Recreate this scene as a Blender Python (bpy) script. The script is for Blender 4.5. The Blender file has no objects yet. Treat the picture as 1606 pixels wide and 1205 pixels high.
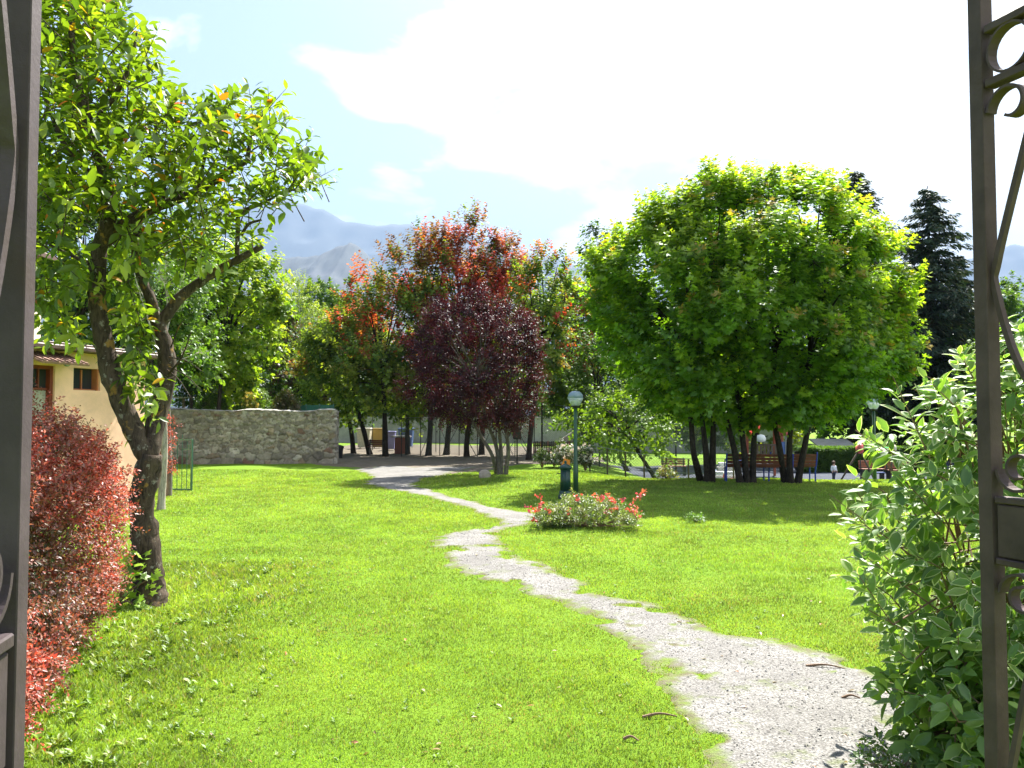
import bpy, math
import numpy as np
from mathutils import Vector

# ------------------------------------------------------------------ camera maths
F = 1300.0
PITCH = math.atan2(52.5, F)
CZ = 1.9
CP, SP = math.cos(PITCH), math.sin(PITCH)
rng = np.random.default_rng(7)
scene = bpy.context.scene
COL = scene.collection
pi = math.pi


def sm(a, b, x):
    t = np.clip((np.asarray(x, float) - a) / (b - a), 0, 1)
    return t * t * (3 - 2 * t)


def T(x, y):
    """ground height"""
    x = np.asarray(x, float); y = np.asarray(y, float)
    z = -0.75 * sm(25.3, 31, y) * sm(1.5, 6.5, x)
    n = 0.022 * np.sin(x * .9 + 1.3) * np.sin(y * .55 + .4) + 0.02 * np.sin(x * .31 - y * .43) + .012 * np.sin(x * 2.1 + y * 1.3)
    return z + n * sm(4, 9, y) * (1 - sm(60, 90, y))


def ray(px, py):
    u = 602.5 - py
    return np.array([px - 803.0, F * CP - u * SP, F * SP + u * CP])


def P(px, py, y):
    r = ray(px, py)
    return np.array([0, 0, CZ]) + r * (y / r[1])


def G(px, py):
    r = ray(px, py); r = r / r[1]
    ys = np.arange(2.0, 200, .02)
    z = CZ + r[2] * ys
    h = T(r[0] * ys, ys)
    k = np.argmax(z <= h)
    y = ys[k]
    return np.array([r[0] * y, y, float(T(r[0] * y, y))])


def nrm(a):
    return a / np.maximum(np.linalg.norm(a, axis=-1, keepdims=True), 1e-9)


# ------------------------------------------------------------------ numpy value noise
def _h(i, j, k, s):
    n = (i * 374761393 + j * 668265263 + k * 2147483647 + s * 974634777) & 0xffffffff
    n = ((n ^ (n >> 13)) * 1274126177) & 0xffffffff
    n = n ^ (n >> 16)
    return (n & 0xffff) / 65535.0


def vn(p, s=0):
    p = np.asarray(p, float)
    if p.shape[-1] == 2:
        p = np.concatenate([p, np.zeros(p.shape[:-1] + (1,))], -1)
    i = np.floor(p).astype(np.int64); f = p - i; f = f * f * (3 - 2 * f)
    r = 0
    for a in (0, 1):
        for b in (0, 1):
            for c in (0, 1):
                w = (f[..., 0] if a else 1 - f[..., 0]) * (f[..., 1] if b else 1 - f[..., 1]) * (f[..., 2] if c else 1 - f[..., 2])
                r = r + w * _h(i[..., 0] + a, i[..., 1] + b, i[..., 2] + c, s)
    return r


def fbm(p, o=4, s=0):
    p = np.asarray(p, float); r = 0; a = .5; t = 0
    for k in range(o):
        r = r + a * vn(p, s + k); t += a; a *= .5; p = p * 2.03 + 11.7
    return r / t


# ------------------------------------------------------------------ scene graph helpers
def tag(o, label=None, cat=None, group=None, kind=None):
    if label: o['label'] = label
    if cat: o['category'] = cat
    if group: o['group'] = group
    if kind: o['kind'] = kind
    return o


def thing(name, label, cat, loc=(0, 0, 0), rz=0, group=None):
    o = bpy.data.objects.new(name, None); COL.objects.link(o)
    o.location = [float(v) for v in loc]; o.rotation_euler = (0, 0, rz)
    o.empty_display_size = .2
    return tag(o, label, cat, group)


def dup(o, loc=None, rz=None, label=None, parent=None):
    c = o.copy(); COL.objects.link(c); c.parent = parent
    for ch in list(o.children):
        dup(ch, parent=c)
    if loc is not None: c.location = [float(v) for v in loc]
    if rz is not None: c.rotation_euler = (0, 0, rz)
    if label: c['label'] = label
    return c


def mk(name, V, loops, sizes, mat, parent=None, col=None, smooth=False, off=None):
    V = np.asarray(V, np.float32)
    if off is not None: V = V - np.asarray(off, np.float32)
    me = bpy.data.meshes.new(name)
    loops = np.asarray(loops, np.int32); sizes = np.asarray(sizes, np.int32)
    me.vertices.add(len(V)); me.vertices.foreach_set('co', V.ravel())
    me.loops.add(len(loops)); me.loops.foreach_set('vertex_index', loops)
    me.polygons.add(len(sizes))
    st = np.zeros(len(sizes), np.int32); st[1:] = np.cumsum(sizes)[:-1]
    me.polygons.foreach_set('loop_start', st)
    me.polygons.foreach_set('loop_total', sizes)
    me.polygons.foreach_set('use_smooth', np.full(len(sizes), bool(smooth)))
    if col is not None:
        a = me.attributes.new('Col', 'FLOAT_COLOR', 'POINT')
        c = np.ones((len(V), 4), np.float32); c[:, :3] = col
        a.data.foreach_set('color', c.ravel())
    me.materials.append(mat)
    me.update(calc_edges=True)
    o = bpy.data.objects.new(name, me); COL.objects.link(o)
    if parent is not None: o.parent = parent
    return o


class MB:
    def __init__(s): s.v = []; s.l = []; s.s = []; s.c = []; s.n = 0

    def add(s, V, faces, col=None):
        V = np.asarray(V, float).reshape(-1, 3)
        s.v.append(V)
        for f in faces:
            s.l.extend(int(i) + s.n for i in f); s.s.append(len(f))
        s.c.append(np.tile(np.asarray(col if col is not None else (1, 1, 1), float), (len(V), 1)))
        s.n += len(V); return s

    def box(s, c, d, rz=0, rx=0, ry=0, col=None, bev=0.0):
        c = np.asarray(c, float); h = np.asarray(d, float) / 2
        if bev <= 0:
            V = np.array([(a, b, e) for a in (-1, 1) for b in (-1, 1) for e in (-1, 1)], float) * h
            Fc = [(0, 1, 3, 2), (4, 6, 7, 5), (0, 4, 5, 1), (2, 3, 7, 6), (0, 2, 6, 4), (1, 5, 7, 3)]
        else:
            b_ = min(bev, h.min() * .8); V = []; ids = {}
            for a in (-1, 1):
                for b in (-1, 1):
                    for e in (-1, 1):
                        for k in range(3):
                            p = np.array([a, b, e]) * h; q = np.array([a, b, e]) * (h - b_)
                            q[k] = p[k]; ids[(a, b, e, k)] = len(V); V.append(q)
            V = np.array(V); Fc = []
            for k in range(3):
                u, w = (k + 1) % 3, (k + 2) % 3
                for sg in (-1, 1):
                    f = []
                    for (x, y) in ((-1, -1), (1, -1), (1, 1), (-1, 1)):
                        t = [0, 0, 0]; t[k] = sg; t[u] = x; t[w] = y; f.append(ids[(*t, k)])
                    Fc.append(f if sg > 0 else f[::-1])
            for k in range(3):
                u, w = (k + 1) % 3, (k + 2) % 3
                for x in (-1, 1):
                    for y in (-1, 1):
                        t0 = [0, 0, 0]; t0[u] = x; t0[w] = y; t1 = list(t0); t0[k] = -1; t1[k] = 1
                        f = [ids[(*t0, u)], ids[(*t1, u)], ids[(*t1, w)], ids[(*t0, w)]]
                        Fc.append(f if x * y > 0 else f[::-1])
            for a in (-1, 1):
                for b in (-1, 1):
                    for e in (-1, 1):
                        f = [ids[(a, b, e, 0)], ids[(a, b, e, 1)], ids[(a, b, e, 2)]]
                        Fc.append(f if a * b * e > 0 else f[::-1])
        if rx:
            c_, s_ = math.cos(rx), math.sin(rx); V = V @ np.array([[1, 0, 0], [0, c_, -s_], [0, s_, c_]]).T
        if ry:
            c_, s_ = math.cos(ry), math.sin(ry); V = V @ np.array([[c_, 0, s_], [0, 1, 0], [-s_, 0, c_]]).T
        if rz:
            c_, s_ = math.cos(rz), math.sin(rz); V = V @ np.array([[c_, -s_, 0], [s_, c_, 0], [0, 0, 1]]).T
        return s.add(V + c, Fc, col)

    def tube(s, pts, rad, sides=8, col=None, cap=True, jit=0.0, flat=None):
        """flat=(w,t,normal): rectangular strap section instead of a round one"""
        p = np.asarray(pts, float); n = len(p)
        r = np.full(n, rad, float) if np.isscalar(rad) else np.asarray(rad, float)
        t = np.gradient(p, axis=0); t = nrm(t)
        if flat is not None:
            w, th, nn = flat; nn = np.asarray(nn, float)
            a = np.tile(nn, (n, 1)); b = nrm(np.cross(t, a)); V = []
            for i in range(n):
                for (x, y) in ((-1, -1), (1, -1), (1, 1), (-1, 1)):
                    V.append(p[i] + a[i] * x * w / 2 + b[i] * y * th / 2)
            k = 4; V = np.array(V)
        else:
            ref = np.array([0, 0, 1.]) if abs(t[0][2]) < .9 else np.array([1., 0, 0])
            k = sides; V = np.zeros((n * k, 3)); a = nrm(np.cross(t[0], ref)); ang = np.arange(k) * 2 * pi / k
            for i in range(n):
                a = nrm(a - t[i] * np.dot(a, t[i])); b = np.cross(t[i], a)
                rr = r[i] * (1 + (jit * (vn(np.stack([np.cos(ang) * 1.3 + 5, np.sin(ang) * 1.3, np.full(k, i * .35)], -1) * 1.5, 3) - .5) if jit else 0))
                V[i * k:(i + 1) * k] = p[i] + (np.cos(ang) * rr)[:, None] * a + (np.sin(ang) * rr)[:, None] * b
        Fc = [(i * k + j, i * k + (j + 1) % k, (i + 1) * k + (j + 1) % k, (i + 1) * k + j) for i in range(n - 1) for j in range(k)]
        if cap: Fc += [tuple(range(k))[::-1], tuple((n - 1) * k + j for j in range(k))]
        return s.add(V, Fc, col)

    def lathe(s, prof, c=(0, 0, 0), sides=24, flute=0, fa=0, col=None):
        ang = np.arange(sides) * 2 * pi / sides; V = []
        for (r, z, *fl) in prof:
            m = 1 - (fa * (.5 + .5 * np.cos(ang * flute)) if (flute and fl) else 0)
            V.append(np.stack([np.cos(ang) * r * m, np.sin(ang) * r * m, np.full(sides, z)], -1))
        V = np.concatenate(V) + np.asarray(c, float); n = len(prof); k = sides
        Fc = [(i * k + j, i * k + (j + 1) % k, (i + 1) * k + (j + 1) % k, (i + 1) * k + j) for i in range(n - 1) for j in range(k)]
        Fc += [tuple(range(k))[::-1], tuple((n - 1) * k + j for j in range(k))]
        return s.add(V, Fc, col)

    def build(s, name, mat, parent=None, smooth=False, off=None, usecol=False):
        return mk(name, np.concatenate(s.v), s.l, s.s, mat, parent, np.concatenate(s.c) if usecol else None, smooth, off)


def spline(pts, n=6):
    p = np.asarray(pts, float); q = np.vstack([2 * p[0] - p[1], p, 2 * p[-1] - p[-2]]); out = []
    for i in range(1, len(q) - 2):
        for t in np.linspace(0, 1, n, endpoint=False):
            a, b, c, d = q[i - 1], q[i], q[i + 1], q[i + 2]
            out.append(.5 * ((2 * b) + (-a + c) * t + (2 * a - 5 * b + 4 * c - d) * t * t + (-a + 3 * b - 3 * c + d) * t ** 3))
    out.append(p[-1]); return np.array(out)


# ------------------------------------------------------------------ materials
def newmat(name):
    m = bpy.data.materials.new(name); m.use_nodes = True
    nt = m.node_tree; nt.nodes.clear()
    return m, nt, nt.nodes.new('ShaderNodeOutputMaterial')


def N(nt, t, **kw):
    n = nt.nodes.new('ShaderNode' + t)
    for k, v in kw.items():
        if k in n.inputs: n.inputs[k].default_value = v
        else: setattr(n, k, v)
    return n


def mixc(nt, fac, a, b, mode='MIX'):
    n = nt.nodes.new('ShaderNodeMix'); n.data_type = 'RGBA'; n.blend_type = mode
    for s, v in ((0, fac), (6, a), (7, b)):
        if hasattr(v, 'links') or isinstance(v, bpy.types.NodeSocket): nt.links.new(v, n.inputs[s])
        elif s == 0: n.inputs[0].default_value = v
        else: n.inputs[s].default_value = (*v, 1) if len(v) == 3 else v
    return n.outputs[2]


def ramp(nt, sock, stops):
    n = nt.nodes.new('ShaderNodeValToRGB'); e = n.color_ramp.elements
    while len(e) < len(stops): e.new(.5)
    for k, (p, c) in enumerate(stops):
        e[k].position = p; e[k].color = (*c, 1) if not np.isscalar(c) else (c, c, c, 1)
    nt.links.new(sock, n.inputs[0]); return n.outputs[0]


def noise(nt, scale, detail=4, rough=.55, vec=None, dist=0):
    n = N(nt, 'TexNoise', Scale=scale, Detail=detail, Roughness=rough, Distortion=dist)
    if vec is None:
        tc = N(nt, 'TexCoord'); vec = tc.outputs['Object']
    nt.links.new(vec, n.inputs['Vector']); return n.outputs['Fac']


def bump(nt, sock, strength, dist):
    b = N(nt, 'Bump', Strength=strength, Distance=dist); nt.links.new(sock, b.inputs['Height']); return b.outputs[0]


def leafmat(name, trans=.45, tint=(1.25, 1.45, .5), gloss=.035, rough=.42):
    m, nt, out = newmat(name)
    at = N(nt, 'Attribute', attribute_name='Col')
    base = at.outputs['Color']
    d = N(nt, 'BsdfDiffuse'); nt.links.new(base, d.inputs[0])
    t = N(nt, 'BsdfTranslucent')
    nt.links.new(mixc(nt, 1.0, base, tint, 'MULTIPLY'), t.inputs[0])
    m1 = N(nt, 'MixShader'); m1.inputs[0].default_value = trans
    nt.links.new(d.outputs[0], m1.inputs[1]); nt.links.new(t.outputs[0], m1.inputs[2])
    g = N(nt, 'BsdfGlossy', Roughness=rough); g.inputs[0].default_value = (.9, .95, 1, 1)
    m2 = N(nt, 'MixShader'); m2.inputs[0].default_value = gloss
    nt.links.new(m1.outputs[0], m2.inputs[1]); nt.links.new(g.outputs[0], m2.inputs[2])
    nt.links.new(m2.outputs[0], out.inputs[0]); return m


def paint(name, color, rough=.5, metal=0.0, var=.25, scale=6, bmp=.15, dirt=None, bdist=.003, usecol=False, spec=.5):
    m, nt, out = newmat(name)
    p = N(nt, 'BsdfPrincipled', Roughness=rough, Metallic=metal)
    p.inputs['Specular IOR Level'].default_value = spec
    n1 = noise(nt, scale, 6, .6)
    c = np.array(color)
    if usecol:
        at = N(nt, 'Attribute', attribute_name='Col').outputs['Color']
        k = ramp(nt, n1, [(.3, (1 - var,) * 3), (.7, (1 + var * .5,) * 3)])
        s = mixc(nt, 1.0, at, k, 'MULTIPLY')
    else:
        s = ramp(nt, n1, [(.3, tuple(c * (1 - var))), (.7, tuple(np.minimum(c * (1 + var * .6), 1)))])
    if dirt is not None:
        n2 = noise(nt, scale * .45, 8, .7, dist=.6)
        f = ramp(nt, n2, [(.5, 0.0), (.66, 1.0)])
        s = mixc(nt, f, s, dirt)
    nt.links.new(s, p.inputs['Base Color'])
    n3 = noise(nt, scale * 12, 5, .65)
    nt.links.new(bump(nt, n3, bmp, bdist), p.inputs['Normal'])
    nt.links.new(p.outputs[0], out.inputs[0]); return m


def barkmat(name, c1, c2, lichen=None, scale=9, bmp=.9):
    m, nt, out = newmat(name)
    p = N(nt, 'BsdfPrincipled', Roughness=.9); p.inputs['Specular IOR Level'].default_value = .15
    tc = N(nt, 'TexCoord'); mp = N(nt, 'Mapping'); mp.inputs['Scale'].default_value = (1, 1, .28)
    nt.links.new(tc.outputs['Object'], mp.inputs[0])
    n1 = noise(nt, scale * 2.2, 8, .7, mp.outputs[0], .8)
    s = ramp(nt, n1, [(.32, c1), (.62, c2)])
    if lichen is not None:
        n2 = noise(nt, 4.5, 6, .6)
        s = mixc(nt, ramp(nt, n2, [(.615, 0.), (.66, .9)]), s, lichen)
        n4 = noise(nt, 14, 4, .6)
        s = mixc(nt, ramp(nt, n4, [(.6, 0.), (.66, .7)]), s, (.28, .27, .22))
    nt.links.new(s, p.inputs['Base Color'])
    nt.links.new(bump(nt, n1, bmp, .02), p.inputs['Normal'])
    nt.links.new(p.outputs[0], out.inputs[0]); return m


M = {}
M['leaf'] = leafmat('leaf_green')
M['leaf_maple'] = leafmat('leaf_maple', .58, (1.25, 1.4, .5), .03)
M['leaf_far'] = leafmat('leaf_far', .5, (1.3, 1.4, .5), .02)
M['leaf_red'] = leafmat('leaf_red', .4, (1.5, .9, .7), .03)
M['leaf_plum'] = leafmat('leaf_plum', .28, (1.3, .65, .7), .022, .4)
M['leaf_vari'] = leafmat('leaf_variegated', .52, (1.1, 1.35, .55), .035, .45)
M['needle'] = leafmat('needle', .12, gloss=.03)
M['petal'] = leafmat('petal', .35, (1.1, .8, .7), .03)
M['grass'] = leafmat('grass_blade', .42, (1.2, 1.15, .6), .03, .5)
M['bark'] = barkmat('bark_dark', (.010, .008, .006), (.055, .045, .036))
M['bark_grey'] = barkmat('bark_grey', (.05, .045, .04), (.17, .15, .13))
M['bark_lichen'] = barkmat('bark_lichen', (.012, .009, .007), (.10, .075, .055), (.28, .17, .045), 9)
M['bark_pale'] = barkmat('bark_pale', (.16, .14, .12), (.42, .38, .33))
M['iron'] = paint('brown_iron_paint', (.090, .060, .057), .6, .0, .35, 9, .6, (.07, .045, .035), .0015, spec=.15)
M['iron_grey'] = paint('grey_iron_paint', (.066, .051, .056), .6, .0, .35, 9, .6, (.055, .04, .035), .0015, spec=.15)
M['green_paint'] = paint('dark_green_paint', (.008, .045, .034), .4, .1, .25, 8, .15, (.012, .03, .02))
M['lamp_green'] = paint('lamp_green_paint', (.03, .085, .04), .45, .1, .2, 8, .15, (.03, .07, .04))
M['teal_paint'] = paint('teal_paint', (.008, .085, .055), .45, 0, .2)
M['blue_paint'] = paint('blue_paint', (.02, .05, .42), .35, 0, .15)
M['slat'] = paint('brown_slat', (.16, .045, .02), .55, 0, .35, 9, .3)
M['dark_metal'] = paint('dark_metal', (.03, .032, .03), .55, .3)
M['wood_post'] = paint('wood_post', (.10, .075, .05), .8, 0, .35, 9, .5)
M['grey_metal'] = paint('grey_metal', (.22, .24, .24), .5, .4)
M['plaster'] = paint('cream_plaster', (.92, .56, .42), .85, 0, .14, 2, .3, (.72, .44, .32))
M['plaster_white'] = paint('pale_plaster', (.75, .66, .5), .85, 0, .10, 2, .3)
M['red_frame'] = paint('red_brown_wood', (.19, .035, .015), .55, 0, .3)
M['shutter'] = paint('orange_brown_wood', (.42, .15, .06), .6, 0, .25)
M['roof_edge'] = paint('roof_edge', (.10, .055, .045), .6, 0, .25)
M['roof_tile'] = paint('roof_tile', (.25, .14, .1), .8, 0, .4, 12)
M['curtain'] = paint('net_curtain', (.42, .40, .36), .9, 0, .2)
M['concrete'] = paint('concrete', (.33, .32, .30), .9, 0, .25, 3, .4)
M['pink'] = paint('pink_plastic', (.65, .12, .12), .4, 0, .1)
M['red'] = paint('red_plastic', (.6, .03, .02), .4, 0, .1)
M['yellow'] = paint('yellow_plastic', (.40, .27, .05), .45, 0, .1)
M['swing_green'] = paint('swing_green', (.05, .42, .1), .4, 0, .1)
M['blue_plastic'] = paint('blue_plastic', (.06, .12, .34), .45, 0, .1)
M['lilac_plastic'] = paint('lilac_plastic', (.30, .30, .62), .45, 0, .1)
M['white_plastic'] = paint('white_plastic', (.75, .76, .76), .45, 0, .08)
M['cream_plastic'] = paint('cream_plastic', (.62, .58, .45), .5, 0, .1)
M['black_plastic'] = paint('black_plastic', (.012, .012, .013), .45, 0, .1)
M['orange'] = paint('orange_cloth', (.8, .25, .03), .6, 0, .1)
M['brick'] = paint('brick_red', (.33, .09, .05), .8, 0, .35, 14, .4)
M['stone_light'] = paint('pale_stone', (.42, .36, .30), .9, 0, .3, 7, .8, bdist=.02)
M['skin'] = paint('skin', (.55, .33, .24), .6, 0, .05)
M['hair'] = paint('brown_hair', (.10, .055, .03), .7, 0, .2)
M['jacket'] = paint('white_cloth', (.66, .70, .76), .8, 0, .1)
M['trousers'] = paint('navy_cloth', (.02, .025, .05), .8, 0, .1)
M['shoe'] = paint('shoe', (.45, .42, .42), .6, 0, .1)
M['twig'] = paint('twig', (.20, .12, .07), .85, 0, .3)
M['litter'] = leafmat('dry_leaf', .2, (1.2, 1, .6), .04)


def glassmat():
    m, nt, out = newmat('window_glass')
    p = N(nt, 'BsdfPrincipled', Roughness=.08); p.inputs['Base Color'].default_value = (.03, .035, .04, 1)
    nt.links.new(p.outputs[0], out.inputs[0]); return m


def globemat(name, col, tr):
    m, nt, out = newmat(name)
    p = N(nt, 'BsdfPrincipled', Roughness=.12); p.inputs['Base Color'].default_value = (*col, 1)
    t = N(nt, 'BsdfTransparent'); x = N(nt, 'MixShader'); x.inputs[0].default_value = tr
    tl = N(nt, 'BsdfTranslucent'); tl.inputs[0].default_value = (*col, 1)
    y = N(nt, 'MixShader'); y.inputs[0].default_value = .35
    nt.links.new(p.outputs[0], y.inputs[1]); nt.links.new(tl.outputs[0], y.inputs[2])
    nt.links.new(y.outputs[0], x.inputs[1]); nt.links.new(t.outputs[0], x.inputs[2])
    nt.links.new(x.outputs[0], out.inputs[0]); return m


M['glass'] = glassmat()
M['globe_top'] = globemat('lamp_globe_top', (.32, .42, .5), .15)
M['globe_low'] = globemat('lamp_globe_clear', (.75, .85, .9), .45)


def groundmat():
    m, nt, out = newmat('lawn_soil')
    p = N(nt, 'BsdfPrincipled', Roughness=.95); p.inputs['Specular IOR Level'].default_value = .1
    a = noise(nt, .45, 5, .6); b = noise(nt, 9, 6, .7); c = noise(nt, 55, 4, .7)
    s = ramp(nt, a, [(.3, (.12, .23, .018)), (.5, (.16, .27, .020)), (.7, (.20, .29, .028))])
    s = mixc(nt, ramp(nt, b, [(.35, .45), (.6, 0.)]), s, (.09, .18, .008))
    s = mixc(nt, ramp(nt, c, [(.35, .55), (.62, 0.)]), s, (.07, .14, .008))
    nt.links.new(s, p.inputs['Base Color'])
    nt.links.new(bump(nt, c, .8, .03), p.inputs['Normal'])
    nt.links.new(p.outputs[0], out.inputs[0]); return m


def gravelmat(name, c1, c2, c3, grass=.0):
    m, nt, out = newmat(name)
    p = N(nt, 'BsdfPrincipled', Roughness=.95); p.inputs['Specular IOR Level'].default_value = .2
    tc = N(nt, 'TexCoord')
    v = N(nt, 'TexVoronoi', Scale=85.0); nt.links.new(tc.outputs['Object'], v.inputs['Vector'])
    bw = N(nt, 'RGBToBW'); nt.links.new(v.outputs['Color'], bw.inputs[0])
    s = ramp(nt, bw.outputs[0], [(.25, c1), (.5, c2), (.8, c3)])
    a = noise(nt, 1.6, 6, .65)
    s = mixc(nt, ramp(nt, a, [(.35, .55), (.6, 0.)]), s, tuple(np.array(c1) * .85))
    if grass:
        g = noise(nt, 3.1, 7, .7)
        s = mixc(nt, ramp(nt, g, [(.56, 0.), (.66, grass)]), s, (.09, .12, .02))
    at = N(nt, 'Attribute', attribute_name='Col'); s = mixc(nt, at.outputs['Fac'], mixc(nt, ramp(nt, noise(nt, 7, 5, .7), [(.4, 0.), (.6, 1.)]), (.11, .10, .06), (.12, .17, .03)), s)
    nt.links.new(s, p.inputs['Base Color'])
    nt.links.new(bump(nt, v.outputs['Distance'], .6, .012), p.inputs['Normal'])
    nt.links.new(p.outputs[0], out.inputs[0]); return m


M['ground'] = groundmat()
M['gravel'] = gravelmat('gravel', (.12, .115, .108), (.19, .184, .176), (.28, .272, .26), .5)
M['dirt'] = gravelmat('dirt', (.10, .082, .062), (.15, .125, .095), (.20, .17, .135), .7)
M['soil'] = gravelmat('soil', (.09, .055, .035), (.15, .10, .065), (.22, .15, .10))
M['paving'] = gravelmat('paving', (.035, .045, .065), (.05, .06, .085), (.065, .075, .10))  # tree shade over the playground is put into this dark blue-grey colour
M['pebble'] = paint('pebble', (.45, .42, .38), .9, 0, .2, usecol=True)

# ------------------------------------------------------------------ leaf templates (along, side, normal)
TP = {}
TP['diamond'] = (np.array([(0, 0, 0), (.5, .27, .07), (1, 0, -.08), (.5, -.27, .07)]), [(0, 1, 2), (0, 2, 3)][::1], None)
TP['needle'] = (np.array([(0, 0, 0), (.5, .13, .03), (1, 0, -.1), (.5, -.13, .03)]), [(0, 1, 2, 3)], None)
_ov = np.array([(0, 0, 0), (.3, 0, -.01), (.65, 0, -.05), (1, 0, -.16), (.22, .15, .04), (.5, .21, .04), (.8, .12, -.04),
                (.22, -.15, .04), (.5, -.21, .04), (.8, -.12, -.04)])
TP['oval'] = (_ov, [(0, 1, 4), (1, 5, 4), (1, 2, 5), (2, 6, 5), (2, 3, 6), (0, 7, 1), (1, 7, 8), (1, 8, 2), (2, 8, 9), (2, 9, 3)], None)
# variegated: inner blade plus cream margin ring
_in = [(0.02, 0, 0), (.2, .14, .035), (.5, .20, .035), (.78, .11, -.03), (.95, 0, -.13), (.78, -.11, -.03), (.5, -.20, .035), (.2, -.14, .035)]
_ou = [(-.02, 0, 0), (.18, .175, .03), (.5, .248, .02), (.81, .145, -.06), (1.03, 0, -.165), (.81, -.145, -.06), (.5, -.248, .02), (.18, -.175, .03)]
_vv = np.array(_in + _in + _ou + [(.35, 0, -.02), (.7, 0, -.06)], float)
_vf = [(0, 1, 24), (1, 2, 24), (2, 25, 24), (2, 3, 25), (3, 4, 25), (4, 5, 25), (5, 6, 25), (6, 24, 25), (6, 7, 24), (7, 0, 24)]
_vf += [(8 + i, 8 + (i + 1) % 8, 16 + (i + 1) % 8, 16 + i) for i in range(8)]
TP['vari'] = (_vv, [tuple(f) for f in _vf], np.array([0.] * 8 + [1.] * 16 + [0., 0.]))
_mp = []
for k, (a, r) in enumerate([(180, .12), (140, .42), (115, .26), (62, .56), (38, .30), (0, .62), (-38, .30), (-62, .56), (-115, .26), (-140, .42)]):
    _mp.append((.42 + r * math.cos(math.radians(a)), r * math.sin(math.radians(a)), -.25 * r * r + (.05 if k % 2 else -.02)))
_mp = np.array([(.42, 0, .03)] + _mp)
TP['maple'] = (_mp, [(0, 1 + i, 1 + (i + 1) % 10) for i in range(10)][::1], None)
TP['maple5'] = (np.array([(.4, 0, .04), (0, 0, 0), (.1, .42, -.05), (.45, .25, 0), (.75, .42, -.1), (1.02, 0, -.12), (.75, -.42, -.1), (.45, -.25, 0), (.1, -.42, -.05)]),
                [(1, 2, 3, 0), (0, 3, 4), (0, 4, 5), (0, 5, 6), (0, 6, 7), (1, 0, 7, 8)], None)


def leaves(name, Pp, D, Nn, S, tmpl, col, mat, parent=None, off=None, col2=None):
    tv, tf, w = TP[tmpl]
    D = nrm(D); side = nrm(np.cross(Nn, D)); Nn = np.cross(D, side)
    n, k = len(Pp), len(tv)
    V = Pp[:, None, :] + S[:, None, None] * (tv[None, :, 0, None] * D[:, None, :] + tv[None, :, 1, None] * side[:, None, :] + tv[None, :, 2, None] * Nn[:, None, :])
    fl = np.concatenate([np.array(f) for f in tf]); sz = np.array([len(f) for f in tf])
    loops = (np.arange(n)[:, None] * k + fl[None, :]).ravel(); sizes = np.tile(sz, n)
    C = np.repeat(col[:, None, :], k, 1)
    if col2 is not None and w is not None:
        C = C * (1 - w)[None, :, None] + np.asarray(col2)[None if np.ndim(col2) == 1 else slice(None)].reshape(-1, 1, 3) * w[None, :, None]
    return mk(name, V.reshape(-1, 3), loops, sizes, mat, parent, C.reshape(-1, 3), True, off)


def rdir(r, n):
    return nrm(r.normal(size=(n, 3)))


def shoot_leaves(r, sp, sa, L, k, size, spread=1.0, droop=.35, rad=.02, szvar=.35, tipsmall=.4):
    """sp (n,3) shoot starts, sa (n,3) axes, L (n,) lengths, k leaves each"""
    n = len(sp); sa = nrm(sa)
    t = (np.arange(k)[None, :] + r.random((n, k))) / k
    ref = np.where(np.abs(sa[:, 2:3]) < .9, np.array([[0, 0, 1.]]), np.array([[1., 0, 0]]))
    u = nrm(np.cross(sa, ref)); v = np.cross(sa, u)
    az = np.arange(k)[None, :] * 2.4 + r.random((n, 1)) * 6.28 + r.normal(size=(n, k)) * .4
    radial = np.cos(az)[..., None] * u[:, None] + np.sin(az)[..., None] * v[:, None]
    bend = (t ** 2)[..., None] * np.array([0, 0, -1.]) * (L * .12)[:, None, None]
    p = sp[:, None] + sa[:, None] * (t * L[:, None])[..., None] + bend + radial * rad
    d = radial * spread + sa[:, None] * (.25 + .6 * t[..., None]) + np.array([0, 0, -droop]) + r.normal(size=(n, k, 3)) * .22
    d = nrm(d)
    nn = np.array([0, 0, 1.]) + sa[:, None] * .6 + r.normal(size=(n, k, 3)) * .38
    s = size * (1 - szvar + 2 * szvar * r.random((n, k))) * (1 - tipsmall * t ** 3)
    return p.reshape(-1, 3), d.reshape(-1, 3), nn.reshape(-1, 3), s.ravel(), t.ravel(), np.repeat(np.arange(n), k)


def pal(r, n, cols, w=None, jit=.12):
    cols = np.asarray(cols, float)
    c = cols[r.choice(len(cols), n, p=w)]
    return c * (1 + jit * r.normal(size=(n, 1))).clip(.4, 1.8)


def ellip_boughs(r, c, rad, n, br, zmin=None, inner=.25, shell=.78, lump=.12):
    """bough centres spread over an ellipsoid, br = bough radius"""
    i = np.arange(n) + .5
    ph = np.arccos(1 - 2 * i / n); th = pi * (1 + 5 ** .5) * i
    d = np.stack([np.cos(th) * np.sin(ph), np.sin(th) * np.sin(ph), np.cos(ph)], -1) + r.normal(size=(n, 3)) * .12
    d = nrm(d); rr = shell * (1 + lump * r.normal(size=n))
    rr = np.where(r.random(n) < inner, rr * r.uniform(.3, .8, n), rr)
    p = np.asarray(c) + d * rr[:, None] * np.asarray(rad)
    if zmin is not None:
        p[:, 2] = np.maximum(p[:, 2], zmin + br * r.uniform(.5, 1.1, n))
    return p, br * r.uniform(.7, 1.25, n)


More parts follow.
